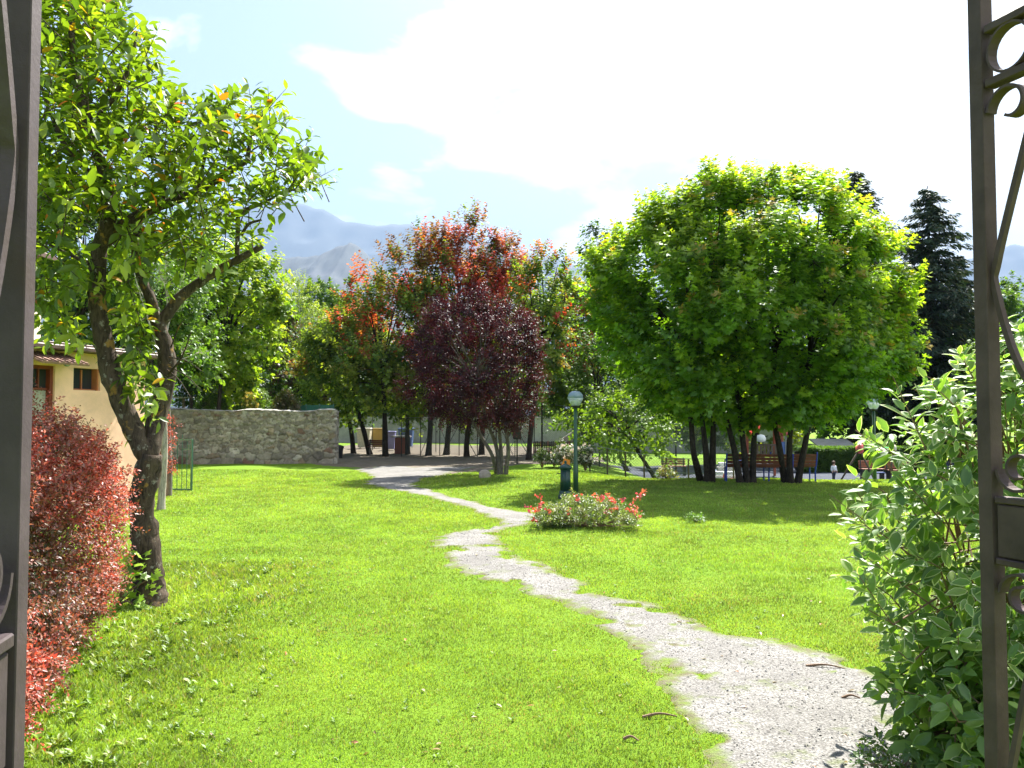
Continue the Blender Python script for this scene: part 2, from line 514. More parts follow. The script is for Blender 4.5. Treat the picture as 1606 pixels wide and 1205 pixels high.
def tree(name, label, cat, base, bc, br, cc, *, seed=1, shoots=20, k=20, L=.6, size=.13, tmpl='maple', up=.5, out=.5,
         colf=None, mat=None, bark=None, trunk_r=.15, trunk_pts=None, forks=None, limb_r=.05, group=None, twigs=True,
         droop=.35, spread=1.0, sides=8, col2=None, crown_name='crown', limb_frac=.7, tipsmall=.4):
    r = np.random.default_rng(seed)
    root = thing(name, label, cat, base, 0, group)
    mb = MB()
    bc = np.asarray(bc); base = np.asarray(base, float)
    if trunk_pts is None:
        top = np.array([cc[0], cc[1], base[2] + (cc[2] - base[2]) * .75])
        trunk_pts = [base + (0, 0, -.1), base * .65 + top * .35 + (r.normal() * .06, r.normal() * .06, 0), top]
    stems = trunk_pts if isinstance(trunk_pts[0], (list, tuple)) else [trunk_pts]
    ends = []
    for stp in stems:
        sp_ = spline(stp, 7); m = len(sp_); rr = trunk_r * np.linspace(1, .55, m)
        rr[0] *= 1.35; rr[1] *= 1.15
        mb.tube(sp_, rr, 12, jit=.35); ends.append(sp_)
    allp = np.concatenate([e[int(len(e) * .55):] for e in ends])
    for j in np.flatnonzero(r.random(len(bc)) < limb_frac):
        c = bc[j]
        a = allp[np.argmin(np.linalg.norm((allp - c) * (1, 1, 1.4), axis=1) + r.random(len(allp)) * .5)]
        mid = (a + c) / 2 + r.normal(size=3) * .12 + np.array([0, 0, .12 * np.linalg.norm(c - a)])
        q = spline([a, mid, c], 4); mb.tube(q, limb_r * np.linspace(1, .3, len(q)), 6, jit=.3)
    S_p, S_a = [], []
    for c, b in zip(bc, br):
        n = max(3, int(shoots * (b / np.mean(br)) ** 2))
        o = nrm(c - np.asarray(cc))
        d = nrm(rdir(r, n) + o * .7)
        sp_ = c + d * b * (r.random((n, 1)) ** .5)
        S_p.append(sp_); S_a.append(nrm(d * .5 + o * out + np.array([0, 0, up]) + r.normal(size=(n, 3)) * .2))
        if twigs:
            for q in range(0, n, max(1, n // 5)):
                mb.tube(np.array([c, (c + sp_[q]) / 2 + r.normal(size=3) * .04, sp_[q] + S_a[-1][q] * L * .5]), np.array([.3, .2, .1]) * limb_r, 4, cap=False)
    S_p = np.concatenate(S_p); S_a = np.concatenate(S_a)
    Ls = L * r.uniform(.6, 1.3, len(S_p))
    p, d, nn, s, t, idx = shoot_leaves(r, S_p, S_a, Ls, k, size, spread, droop, tipsmall=tipsmall)
    col = colf(r, p, t, idx, S_p)
    mb.build('trunk', bark or M['bark'], root, smooth=True, off=base)
    leaves(crown_name, p, d, nn, s, tmpl, col, mat or M['leaf'], root, base, col2)
    return root


def greens(cols, tip=None, tipw=.7, w=None, jit=.12):
    def f(r, p, t, idx, SP_):
        n = len(SP_); c = pal(r, n, cols, w, .1)[idx] * (1 + jit * r.normal(size=(len(p), 1))).clip(.5, 1.6)
        if tip is not None:
            q = (np.clip((t - .45) / .55, 0, 1) * tipw * (r.random(n)[idx] > .3))[:, None]
            c = c * (1 - q) + np.asarray(tip) * q
        return c
    return f

# === PART 2: ground, path, grass
# ------------------------------------------------------------------ ground
def grid_mesh(name, xs, ys, zf, mat, kind='structure', smooth=True):
    X, Y = np.meshgrid(xs, ys); Z = zf(X, Y)
    V = np.stack([X, Y, Z], -1).reshape(-1, 3); nx, ny = len(xs), len(ys)
    i = (np.arange(ny - 1)[:, None] * nx + np.arange(nx - 1)[None, :]).ravel()
    q = np.stack([i, i + 1, i + 1 + nx, i + nx], -1)
    o = mk(name, V, q.ravel(), np.full(len(q), 4), mat, smooth=smooth)
    tag(o, kind=kind); return o


gx = np.concatenate([-np.geomspace(9000, 31, 30), np.arange(-30, 30.1, .35), np.geomspace(31, 9000, 30)])
gy = np.concatenate([[-3000, -800, -200, -60, -20], np.arange(-8, 70, .35), np.geomspace(71, 9000, 34)])
grid_mesh('ground', gx, gy, T, M['ground'])


def poly_sdf(px, py, poly):
    poly = np.asarray(poly, float); n = len(poly)
    d2 = np.full(px.shape, 1e9); ins = np.zeros(px.shape, bool)
    for i in range(n):
        a = poly[i]; b = poly[(i + 1) % n]; e = b - a
        wx = px - a[0]; wy = py - a[1]
        h = np.clip((wx * e[0] + wy * e[1]) / max(e @ e, 1e-9), 0, 1)
        d2 = np.minimum(d2, (wx - e[0] * h) ** 2 + (wy - e[1] * h) ** 2)
        c = (a[1] > py) != (b[1] > py)
        with np.errstate(divide='ignore', invalid='ignore'):
            xx = (b[0] - a[0]) * (py - a[1]) / (b[1] - a[1] if abs(b[1] - a[1]) > 1e-9 else 1e-9) + a[0]
        ins ^= c & (px < xx)
    return np.where(ins, 1, -1) * np.sqrt(d2)


def gpoly(pts):
    return np.array([G(x, y)[:2] for x, y in pts])


PATH_PX = [(1150, 1330), (1145, 1205), (1128, 1150), (1100, 1100), (1060, 1050), (1005, 1008), (955, 980), (930, 960), (870, 938), (815, 915), (765, 905), (722, 885),
           (700, 862), (690, 843), (715, 836), (760, 830), (800, 825), (795, 815), (765, 806), (735, 794), (690, 782), (640, 772), (600, 765), (575, 758), (590, 748), (560, 736),
           (610, 731), (650, 734), (700, 733), (745, 733), (725, 738), (700, 742), (655, 752), (645, 764), (690, 776), (735, 788), (780, 799), (825, 806), (850, 814), (820, 822),
           (785, 829), (768, 838), (772, 850), (800, 872), (850, 893), (890, 912), (935, 935), (985, 948), (1040, 962), (1090, 985), (1150, 998), (1210, 1010),
           (1285, 1030), (1350, 1052), (1400, 1080), (1440, 1120), (1480, 1205), (1560, 1330)]
PATH = gpoly(PATH_PX)
DIRT = gpoly([(490, 728), (545, 734), (600, 746), (650, 750), (720, 741), (790, 733), (880, 727), (960, 733), (945, 716), (880, 706), (700, 698), (540, 697), (480, 712)])
SOIL = np.array([(-4.6, 3.0), (-2.95, 3.4), (-3.0, 4.6), (-3.2, 5.6), (-3.7, 7.4), (-4.5, 10), (-6, 10), (-6, 3)])
PLAY = np.array([(6.2, 30.5), (9, 28.3), (30, 27.5), (40, 60), (5, 44)])


def pathmask(x, y):
    s = poly_sdf(x, y, PATH); q = np.stack([x, y], -1)
    sc = 1 + .02 * y
    s = s + (fbm(q * 2.2, 4, 5) - .5) * .34 * sc + (fbm(q * 9, 3, 9) - .5) * .10
    # tufts grown into the gravel
    s = s - .27 * sm(.57, .67, fbm(q * (2.6, 3.4) + 31, 3, 12)) * (y < 16) 
    return s


def dirtmask(x, y):
    q = np.stack([x, y], -1)
    return poly_sdf(x, y, DIRT) + (fbm(q * .8, 4, 25) - .5) * 2.2


def soilmask(x, y):
    q = np.stack([x, y], -1)
    return poly_sdf(x, y, SOIL) + (fbm(q * 2.5, 4, 35) - .5) * .3


def sheet(name, poly, mask, mat, lift, rows, cols, margin, edge=False):
    y0, y1 = poly[:, 1].min() - margin, poly[:, 1].max() + margin
    y0 = max(y0, 1.5)
    ys = np.geomspace(y0, y1, rows); V = []
    for y in ys:
        xs = []
        for yy in (y - margin, y, y + margin):
            for i in range(len(poly)):
                a, b = poly[i], poly[(i + 1) % len(poly)]
                if (a[1] - yy) * (b[1] - yy) <= 0 and abs(a[1] - b[1]) > 1e-9:
                    xs.append(a[0] + (b[0] - a[0]) * (yy - a[1]) / (b[1] - a[1]))
        for p_ in poly:
            if abs(p_[1] - y) < margin: xs.append(p_[0])
        V.append((min(xs) - margin, max(xs) + margin))
    V = np.array(V)
    ker = 5
    lo = np.array([V[max(0, i - ker):i + ker + 1, 0].min() for i in range(rows)]); hi = np.array([V[max(0, i - ker):i + ker + 1, 1].max() for i in range(rows)])
    u = np.linspace(0, 1, cols)
    X = lo[:, None] + (hi - lo)[:, None] * u[None]; Y = np.repeat(ys[:, None], cols, 1)
    s = mask(X, Y)
    wide = .14 if edge else 0.
    Z = T(X, Y) + np.clip((s + wide) * .12, -.12, lift)
    q = np.stack([X, Y], -1)
    Z = Z + np.where(s > 0, (fbm(q * 5, 3, 77) - .5) * .006, 0)
    cc_ = sm(-.10, .07, s + (fbm(q * 14, 3, 78) - .5) * .22) if edge else np.ones_like(s)
    W = np.stack([X, Y, Z], -1).reshape(-1, 3)
    i = (np.arange(rows - 1)[:, None] * cols + np.arange(cols - 1)[None, :]).ravel()
    quad = np.stack([i, i + 1, i + 1 + cols, i + cols], -1)
    keep = (s.ravel()[quad] > -.5).any(1); quad = quad[keep]
    return tag(mk(name, W, quad.ravel(), np.full(len(quad), 4), mat, col=np.repeat(cc_.reshape(-1, 1), 3, 1), smooth=True), kind='structure')


sheet('path', PATH, pathmask, M['gravel'], .012, 620, 170, .5, True)
sheet('bare_ground', DIRT, dirtmask, M['dirt'], .006, 160, 160, 1.2)
sheet('soil', SOIL, soilmask, M['soil'], .01, 120, 80, .3)
sheet('playground_paving', PLAY, lambda x, y: poly_sdf(x, y, PLAY), M['paving'], .008, 120, 80, .5)


# ------------------------------------------------------------------ grass
def make_grass():
    r = np.random.default_rng(11); n = 900000
    # density falls with distance
    u = r.random(n)
    y = 2.6 * (30 / 2.6) ** (u ** .8)
    x = (r.random(n) * 2 - 1) * (y * .66 + .9)
    pm = pathmask(x, y); dm = np.where(y > 22, dirtmask(x, y), -1); so = np.where((x < -2) & (y < 11), soilmask(x, y), -1); pl = poly_sdf(x, y, PLAY)
    q = np.stack([x, y], -1)
    bare = sm(.66, .78, fbm(q * .9 + 50, 4, 61)) * (y < 12) * (x > -.5)      # thin spots beside the path
    edge = .16 * r.random(n) ** 2.5
    keep = (pm < -.04 + edge * (y < 16)) & (r.random(n) < 1 - .55 * sm(-.22, .05, pm)) & (dm < .2) & (so < .05) & (pl < 0) & (r.random(n) > bare * .7)
    x, y, pm = x[keep], y[keep], pm[keep]; q = q[keep]; n = len(x)
    far = np.clip((y - 4) / 22, 0, 1)
    tall = fbm(q * 1.7, 3, 41); clump = fbm(q * 7, 2, 43)
    h = (.011 + .012 * r.random(n)) * (.6 + .9 * tall) * (.65 + .8 * clump) * (1 + 1.0 * far)
    wild = sm(-1.2, -2.6, x + .12 * (y - 4) * 1.0) * (y < 11)                      # long grass beside hedge
    h = h * (1 + 1.5 * wild * r.random(n)) * (1 - .4 * sm(-.25, 0, pm))
    w = (.0028 + .0022 * r.random(n)) * (1 + 3.4 * far) * (1 + .5 * wild)
    a = r.random(n) * 2 * pi
    side = np.stack([np.cos(a), np.sin(a), np.zeros(n)], -1)
    b = r.random(n) * 2 * pi; lean = np.stack([np.cos(b), np.sin(b), np.zeros(n)], -1) * (h * r.uniform(.2, 1.0, n))[:, None]
    base = np.stack([x, y, T(x, y) - .003], -1)
    up = np.array([0, 0, 1.])
    V = np.stack([base - side * w[:, None] / 2, base + side * w[:, None] / 2,
                  base + lean * .35 + up * (h * .6)[:, None] + side * w[:, None] * .42, base + lean * .35 + up * (h * .6)[:, None] - side * w[:, None] * .42,
                  base + lean + up * (h * .95)[:, None]], 1)
    f = np.array([0, 1, 2, 3, 3, 2, 4]); loops = (np.arange(n)[:, None] * 5 + f).ravel(); sizes = np.tile([4, 3], n)
    m1 = fbm(q * .5, 4, 51)[:, None]; m2 = fbm(q * 3, 3, 53)[:, None]
    c = np.array([.14, .25, .028]) * (1 - m1) + np.array([.255, .34, .038]) * m1
    m3 = sm(.35, .65, fbm(q * 1.1 + 70, 4, 71))[:, None]
    c = c * (.72 + .74 * m2) * (.82 + .3 * m3) * r.uniform(.7, 1.35, (n, 1))
    dry = (r.random((n, 1)) < .07 + .35 * sm(-.35, 0, pm)[:, None] * fbm(q * 4, 2, 59)[:, None] + .22 * sm(.6, .74, fbm(q * .8 + 9, 4, 66))[:, None] * (y < 14)[:, None])
    c = np.where(dry, np.array([.30, .26, .09]) * r.uniform(.7, 1.2, (n, 1)), c)
    o = mk('grass', V.reshape(-1, 3), loops, sizes, M['grass'], col=np.repeat(c, 5, 0), smooth=True)
    tag(o, 'short bright green mown grass covering the lawns', 'grass', kind='stuff')


make_grass()


def make_weeds():
    """low broad-leaved weeds and clover in the lawn"""
    r = np.random.default_rng(12); n = 3400
    y = 3.3 * (20 / 3.3) ** (r.random(n)); x = (r.random(n) * 2 - 1) * (y * .64 + .5)
    w = sm(-1.0, -2.6, x + .1 * (y - 4)) * (y < 11)
    keep = (pathmask(x, y) < -.03) & (soilmask(x, y) < .1) & (r.random(n) < .16 + .84 * w)
    x, y, w = x[keep], y[keep], w[keep]; n = len(x)
    sp_ = np.stack([x, y, T(x, y)], -1); sa = np.tile([0, 0, 1.], (n, 1)) + r.normal(size=(n, 3)) * .15
    p, d, nn, s, t, idx = shoot_leaves(r, sp_, sa, .02 + .05 * w * r.random(n), 9, .034, 1.2, -.35, .004, .4)
    s = s * (.65 + .9 * w[idx] + .2 * (y[idx] / 10))
    col = pal(r, n, [(.10, .21, .008), (.14, .26, .010), (.09, .18, .012), (.17, .25, .03)])[idx] * r.uniform(.8, 1.2, (len(p), 1))
    nn = nn * .4 + np.array([0, 0, 1.])
    o = leaves('weeds', p, d, nn, s, 'oval', col * (1.25, 1.1, .9), M['grass'])
    tag(o, 'low leafy weeds and clover scattered in the lawn', 'weeds', kind='stuff')


make_weeds()


def make_pebbles():
    r = np.random.default_rng(13); n = 42000
    y = 2.8 * (16 / 2.8) ** r.random(n); x = r.uniform(-1.5, 4.2, n)
    k = pathmask(x, y) > .0; x, y = x[k], y[k]; n = len(x)
    s = (.0022 + .006 * r.random(n) ** 3) * (1 + y * .05)
    b = np.stack([x, y, T(x, y) + .012 + s * .2], -1)
    o = np.array([(1, 0, 0), (0, 1, 0), (-1, 0, 0), (0, -1, 0), (0, 0, .6), (0, 0, -.6)])
    V = b[:, None] + s[:, None, None] * (o[None] * r.uniform(.6, 1.4, (n, 6, 1)) + r.normal(size=(n, 6, 3)) * .15)
    f = np.array([0, 1, 4, 1, 2, 4, 2, 3, 4, 3, 0, 4]); loops = (np.arange(n)[:, None] * 6 + f).ravel()
    c = pal(r, n, [(.26, .25, .235), (.20, .185, .165), (.37, .355, .34), (.13, .12, .1)], [.4, .3, .2, .1])
    tag(mk('gravel', V.reshape(-1, 3), loops, np.full(n * 4, 3), M['pebble'], col=np.repeat(c, 6, 0)), 'loose pale gravel stones on the winding path', 'gravel', kind='stuff')


make_pebbles()

# === PART 3: gates
def make_gate(label, loc, rz, mirror, mat):
    """local x runs from the free-end stile to the hinge stile; z up"""
    g = thing('iron_gate', label, 'gate', loc, rz, 'two leaves of the iron gate')
    s = -1 if mirror else 1
    W = 1.30; t = .035
    def V(u, z, n=0): return (u, n * s, z)
    tk = .028 if mirror else .034
    MB().box((.0, 0, 1.72), (tk, tk, 3.35), bev=.0012).build('stile', mat, g)
    MB().box((W, 0, 1.70), (.05, .05, 3.3), bev=.004).build('hinge_stile', mat, g)
    for z in (.10, .55, 1.60, 1.73, 2.63, 2.75):
        MB().box((W / 2, 0, z), (W - .042, .03, .014 if z in (1.60, 1.73) else .018), bev=.002).build('rail', mat, g)
    nn = np.array([0, 1., 0])
    # rings between the top rails, scrolls below them
    for k in range(10):
        c = .017 + .0605 + k * .1265
        if c > W - .07: break
        a = np.linspace(0, 2 * pi, 25)
        MB().tube([(c + .0505 * math.cos(q), 0, 2.69 + .0505 * math.sin(q)) for q in a], .003, flat=(.026, .005, nn), cap=False).build('ring', mat, g)
    def scroll(c0, z0, sx, sz, R0=.055, turns=1.25, name='scroll'):
        a = np.linspace(0, turns * 2 * pi, 34); rr = R0 * (1 - .62 * a / a[-1])
        pts = [(c0 + sx * (-rr[i] * math.cos(a[i])), 0, z0 + sz * (rr[i] * math.sin(a[i]))) for i in range(34)]
        MB().tube(pts, .003, flat=(.026, .006, nn)).build(name, mat, g)
    n_b = 3; bw = W / n_b
    for k in range(n_b):
        for sx in (1, -1):
            e = k * bw + (.075 if sx > 0 else bw - .055)
            scroll(e, 2.565, sx, 1, .052, .82)
            scroll(e, 1.795, sx, -1, .050, 1.2)
            scroll(e, 1.535, sx, 1, .050, 1.2)
            scroll(e, .62, sx, -1, .05, 1.2)
            # bent bars: leave the corner scrolls, touch the stile side, return
            x0 = k * bw + .05 if sx > 0 else (k + 1) * bw - .05
            xm = x0 - sx * (.012); xc = k * bw + bw / 2
            for (za, zb) in ((2.52, 1.84), (1.49, .67)):
                zm = (za + zb) / 2 + .02
                q = spline([(x0 + sx * .07, 0, za), (x0 + sx * .03, 0, za - .12), (x0 - sx * .020, 0, zm + .04), (x0 - sx * .025, 0, zm - .02), (x0 + sx * .035, 0, zm - .2), (xc, 0, zb)], 7)
                MB().tube(q, .004, flat=(.013, .012, nn)).build('bent_bar', mat, g)
    m = MB().box((.098, 0, 1.665), (.15, .022, .112), bev=.003); lk = m.build('lock_box', mat, g)
    MB().box((.11, -.014, 1.655), (.035, .006, .06), bev=.002).build('keyhole_plate', M['dark_metal'], lk); MB().box((.11, .014, 1.655), (.035, .006, .06), bev=.002).build('keyhole_plate', M['dark_metal'], lk)
    return g


# right leaf: free stile 1.8 m away, swung open 72 degrees, hinge nearer the camera
a_ = math.radians(72); pr = P(1550, 602, 1.80)
make_gate('brown painted iron gate leaf standing open at the right beside the variegated shrub', (pr[0], pr[1], -.005), -a_, False, M['iron'])
a_ = math.radians(101); pl_ = P(20, 602, .83)
make_gate('grey painted iron gate leaf standing open at the left in front of the red hedge', (pl_[0], pl_[1], -.045), math.pi + a_, True, M['iron_grey'])

# === PART 4: left side: tree, hedge, vine, buildings, wall
def left_tree():
    b = G(235, 950)
    r = np.random.default_rng(21)
    root = thing('fruit_tree', 'old leaning fruit tree with forked lichen spotted trunk beside the red hedge', 'tree', b)
    mb = MB()
    def q(*pts): return [P(x, y, d) for x, y, d in pts]
    def tb(pts, r0, r1, s=12, j=.4):
        c = spline(pts, 7); mb.tube(c, np.linspace(r0, r1, len(c)) * (1 + .10 * (np.random.default_rng(3).random(len(c)) - .5)), s, jit=j)
    D = b[1]
    tk = spline([b + (.01, 0, -.1), b + (-.01, 0, .12)] + q((233, 900, D), (226, 840, D), (222, 780, D), (236, 712, D)), 7)
    mb.tube(tk, np.interp(np.arange(len(tk)), [0, 8, 16, len(tk) - 1], [.20, .145, .128, .12]), 14, jit=.5)
    tb(q((234, 722, D), (205, 665, 8.3), (180, 605, 8.2), (163, 540, 8.15), (152, 470, 8.1), (155, 400, 8.1), (172, 340, 8.0)), .105, .072)
    tb(q((172, 345, 8.0), (165, 280, 8.0), (140, 200, 7.9), (118, 110, 7.8), (110, 20, 7.8)), .07, .025, 9)
    tb(q((160, 385, 8.1), (205, 345, 8.2), (255, 322, 8.3), (310, 300, 8.4), (350, 275, 8.5), (392, 250, 8.5)), .06, .03, 9)
    tb(q((388, 252, 8.5), (392, 225, 8.5), (398, 195, 8.5)), .028, .012, 7)
    tb(q((234, 722, D), (246, 655, 8.45), (262, 590, 8.5), (258, 545, 8.5), (247, 508, 8.5)), .098, .075)
    tb(q((247, 512, 8.5), (285, 465, 8.6), (330, 432, 8.7), (372, 408, 8.7), (412, 386, 8.75)), .064, .030)
    tb(q((247, 512, 8.5), (236, 470, 8.4), (218, 425, 8.4), (212, 380, 8.3), (222, 330, 8.2)), .06, .03, 9)
    tb(q((372, 405, 8.7), (373, 365, 8.7), (376, 335, 8.7), (405, 322, 8.7), (440, 305, 8.7), (478, 292, 8.8)), .028, .01, 7)
    tb(q((378, 370, 8.7), (390, 352, 8.7), (410, 345, 8.7)), .02, .012, 6)
    tb(q((140, 200, 7.9), (180, 150, 7.8), (205, 100, 7.7), (215, 50, 7.7)), .03, .01, 7)
    tb(q((172, 300, 8.0), (110, 240, 7.9), (80, 180, 7.8), (60, 120, 7.8)), .035, .012, 7)
    tb(q((255, 322, 8.3), (262, 265, 8.3), (272, 205, 8.3)), .022, .008, 6)
    tb(q((310, 300, 8.4), (322, 245, 8.4), (340, 180, 8.4)), .022, .008, 6)
    tb(q((155, 420, 8.1), (110, 400, 8.0), (70, 380, 8.0)), .025, .01, 6)
    tb(q((262, 590, 8.4), (285, 560, 8.2), (300, 520, 8.1)), .014, .005, 6)
    for (x0, y0, x1, y1) in ((265, 560, 320, 585), (265, 575, 318, 615), (262, 580, 300, 625), (250, 605, 232, 585), (268, 545, 290, 500)):
        tb(q((x0, y0, 8.4), ((x0 + x1) / 2, (y0 + y1) / 2 - 6, 8.3), (x1, y1, 8.2)), .008, .003, 5, 0)
    B = [(90, -60, 95), (110, 40, 62), (165, 15, 42), (170, 95, 58), (80, 120, 62), (130, 170, 62), (205, 150, 45), (222, 70, 16), (240, 110, 14), (95, 240, 62), (165, 245, 60), (225, 215, 42),
         (262, 195, 34), (300, 205, 34), (338, 190, 30), (352, 165, 16), (398, 190, 28), (418, 165, 13), (412, 232, 34), (292, 255, 40), (355, 255, 40), (450, 262, 24), (475, 250, 20), (492, 282, 17), (462, 300, 26),
         (250, 290, 42), (200, 310, 48), (115, 325, 52), (75, 300, 40), (330, 315, 36), (395, 300, 26), (425, 322, 18), (90, 400, 44), (80, 470, 36), (128, 445, 26), (98, 515, 28),
         (205, 395, 32), (250, 370, 36), (300, 360, 34), (352, 345, 20), (402, 372, 14), (215, 545, 24), (205, 490, 26), (228, 600, 22), (205, 575, 18), (240, 640, 12), (20, 60, 60), (20, 200, 60),
         (20, 350, 50), (308, 395, 26), (190, 440, 22)]
    sp_, sa = [], []
    cc = P(200, 300, 8.2)
    for (x, y, rp) in B:
        n = int(2 + rp * rp / 74.)
        for _ in range(n):
            a = r.random() * 2 * pi; rr = rp * r.random() ** .5
            dd = 8.25 + r.normal() * (.25 + rp / 110.)
            c = P(x + rr * math.cos(a), y + rr * math.sin(a), dd); sp_.append(c)
            sa.append(nrm((c - cc) * (.25, .25, .15) + np.array([r.normal() * .45, r.normal() * .45, .55 if y < 380 else -.15])))
    sp_ = np.array(sp_); sa = np.array(sa); n = len(sp_)
    Ls = r.uniform(.18, .42, n)
    p, d, nn, s, t, idx = shoot_leaves(r, sp_ - sa * .1, sa, Ls, 8, .14, .9, .15, .01, .3, .25)
    for j in range(0, n, 2):
        mb.tube([sp_[j] - sa[j] * .25, sp_[j], sp_[j] + sa[j] * Ls[j] * .6], [.006, .004, .0015], 4, cap=False)
    c = pal(r, n, [(.11, .165, .016), (.17, .235, .02), (.07, .115, .013), (.27, .32, .025)], [.35, .3, .2, .15])[idx] * r.uniform(.75, 1.25, (len(p), 1))
    odd = r.random(len(p)); c[odd < .022] = (.5, .26, .02); c[odd < .009] = (.55, .14, .02)
    mb.build('trunk', M['bark_lichen'], root, smooth=True, off=b)
    leaves('crown', p, d, nn, s, 'oval', c, M['leaf'], root, b)


left_tree()


def vine():
    b = G(205, 940); r = np.random.default_rng(5)
    root = thing('young_vine', 'small bright yellow green vine climbing beside the dark trunk foot', 'plant', b)
    n = 22; sp_ = np.array([P(r.uniform(186, 240), r.uniform(885, 950), b[1] - r.uniform(.25, .6)) for _ in range(n)])
    sa = nrm(np.array([.1, -.2, .6]) + r.normal(size=(n, 3)) * .4)
    p, d, nn, s, t, idx = shoot_leaves(r, sp_, sa, np.full(n, .15), 3, .12, 1, .1, .01)
    nn = nn * .3 + np.array([0, -.8, .6])
    mb = MB()
    for q in sp_: mb.tube([b + (0, -.3, 0), (b + q) / 2 + (.03, -.2, .05), q], [.006, .005, .003], 5)
    mb.build('stem', M['twig'], root, off=b)
    leaves('foliage', p, d, nn, s, 'maple', pal(r, len(p), [(.22, .33, .02), (.17, .28, .02)]), M['leaf'], root, b)


vine()


def hedge_red():
    r = np.random.default_rng(31); b = np.array([-3.6, 5.5, 0])
    root = thing('barberry_hedge', 'red and purple leaved barberry hedge beside the left gate leaf', 'hedge', b)
    n = 5600
    y = r.uniform(3.2, 7.2, n); ax = -3.62 - (y - 4.7) * .17
    hw = .62; top = 1.66 + .12 * np.sin(y * 2.2) + .12 * fbm(np.stack([y * 1.5, y * 0], -1), 3, 4)
    # cross-section superellipse surface points, denser on right side and top
    th = r.uniform(-1.25, pi * .9, n); rr = np.where(r.random(n) < .3, r.uniform(.3, .75, n), r.uniform(.75, 1.0, n))
    z0 = top * .52; cx, cz = np.cos(th), np.sin(th)
    ex = np.sign(cx) * np.abs(cx) ** .75; ez = np.sign(cz) * np.abs(cz) ** .75
    lump = 1 + .22 * (fbm(np.stack([y * 1.6, th * 1.3, y * 0 + 3], -1), 3, 8) - .5) * 2
    x = ax + ex * hw * rr * lump; z = z0 + ez * (top - z0) * rr * lump
    x += .13 * sm(.3, 1.4, z) * 1.0 * np.clip(ex, 0, 1) - .06 * (1 - sm(.1, .7, z))
    x += .42 * sm(1.1, .1, z) * sm(6.8, 5, y)
    sp_ = np.stack([x, y, np.maximum(z, .06)], -1)
    o = np.stack([ex, r.normal(size=n) * .35, ez + .35], -1)
    sa = nrm(o + r.normal(size=(n, 3)) * .3)
    long_ = (r.random(n) < .05) & (z > 1.2)
    sa[long_] = nrm(sa[long_] * .3 + np.array([.1, 0, 1.0]))
    Ls = r.uniform(.12, .26, n) + long_ * r.uniform(.12, .3, n)
    k = 22
    p, d, nn, s, t, idx = shoot_leaves(r, sp_, sa, Ls, k, .034, 1.0, .0, .006, .4, .3)
    nn = nn + rdir(r, len(nn)) * .8
    # new growth at the shoot tips and on the sunny side is bright red, old leaves bronze green
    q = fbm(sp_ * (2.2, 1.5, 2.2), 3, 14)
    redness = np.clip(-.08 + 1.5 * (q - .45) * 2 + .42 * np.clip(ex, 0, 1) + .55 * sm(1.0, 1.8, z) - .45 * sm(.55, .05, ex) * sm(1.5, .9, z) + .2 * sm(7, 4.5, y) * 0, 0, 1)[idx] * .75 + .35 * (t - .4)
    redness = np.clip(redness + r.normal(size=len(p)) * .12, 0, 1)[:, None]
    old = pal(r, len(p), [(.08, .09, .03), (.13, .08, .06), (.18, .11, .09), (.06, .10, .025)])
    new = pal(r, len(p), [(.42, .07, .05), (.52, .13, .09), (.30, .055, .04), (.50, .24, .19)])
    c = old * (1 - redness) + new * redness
    mb = MB()
    for j in range(0, n, 14):
        a = np.array([ax[j] + r.normal() * .15 - .2, y[j] + r.normal() * .1, 0.0])
        mb.tube([a, (a + sp_[j]) / 2 + (0, 0, .15), sp_[j], sp_[j] + sa[j] * Ls[j]], [.007, .006, .004, .002], 4, cap=False)
    mb.build('stems', M['twig'], root, off=b)
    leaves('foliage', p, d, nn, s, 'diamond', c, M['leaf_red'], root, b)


hedge_red()


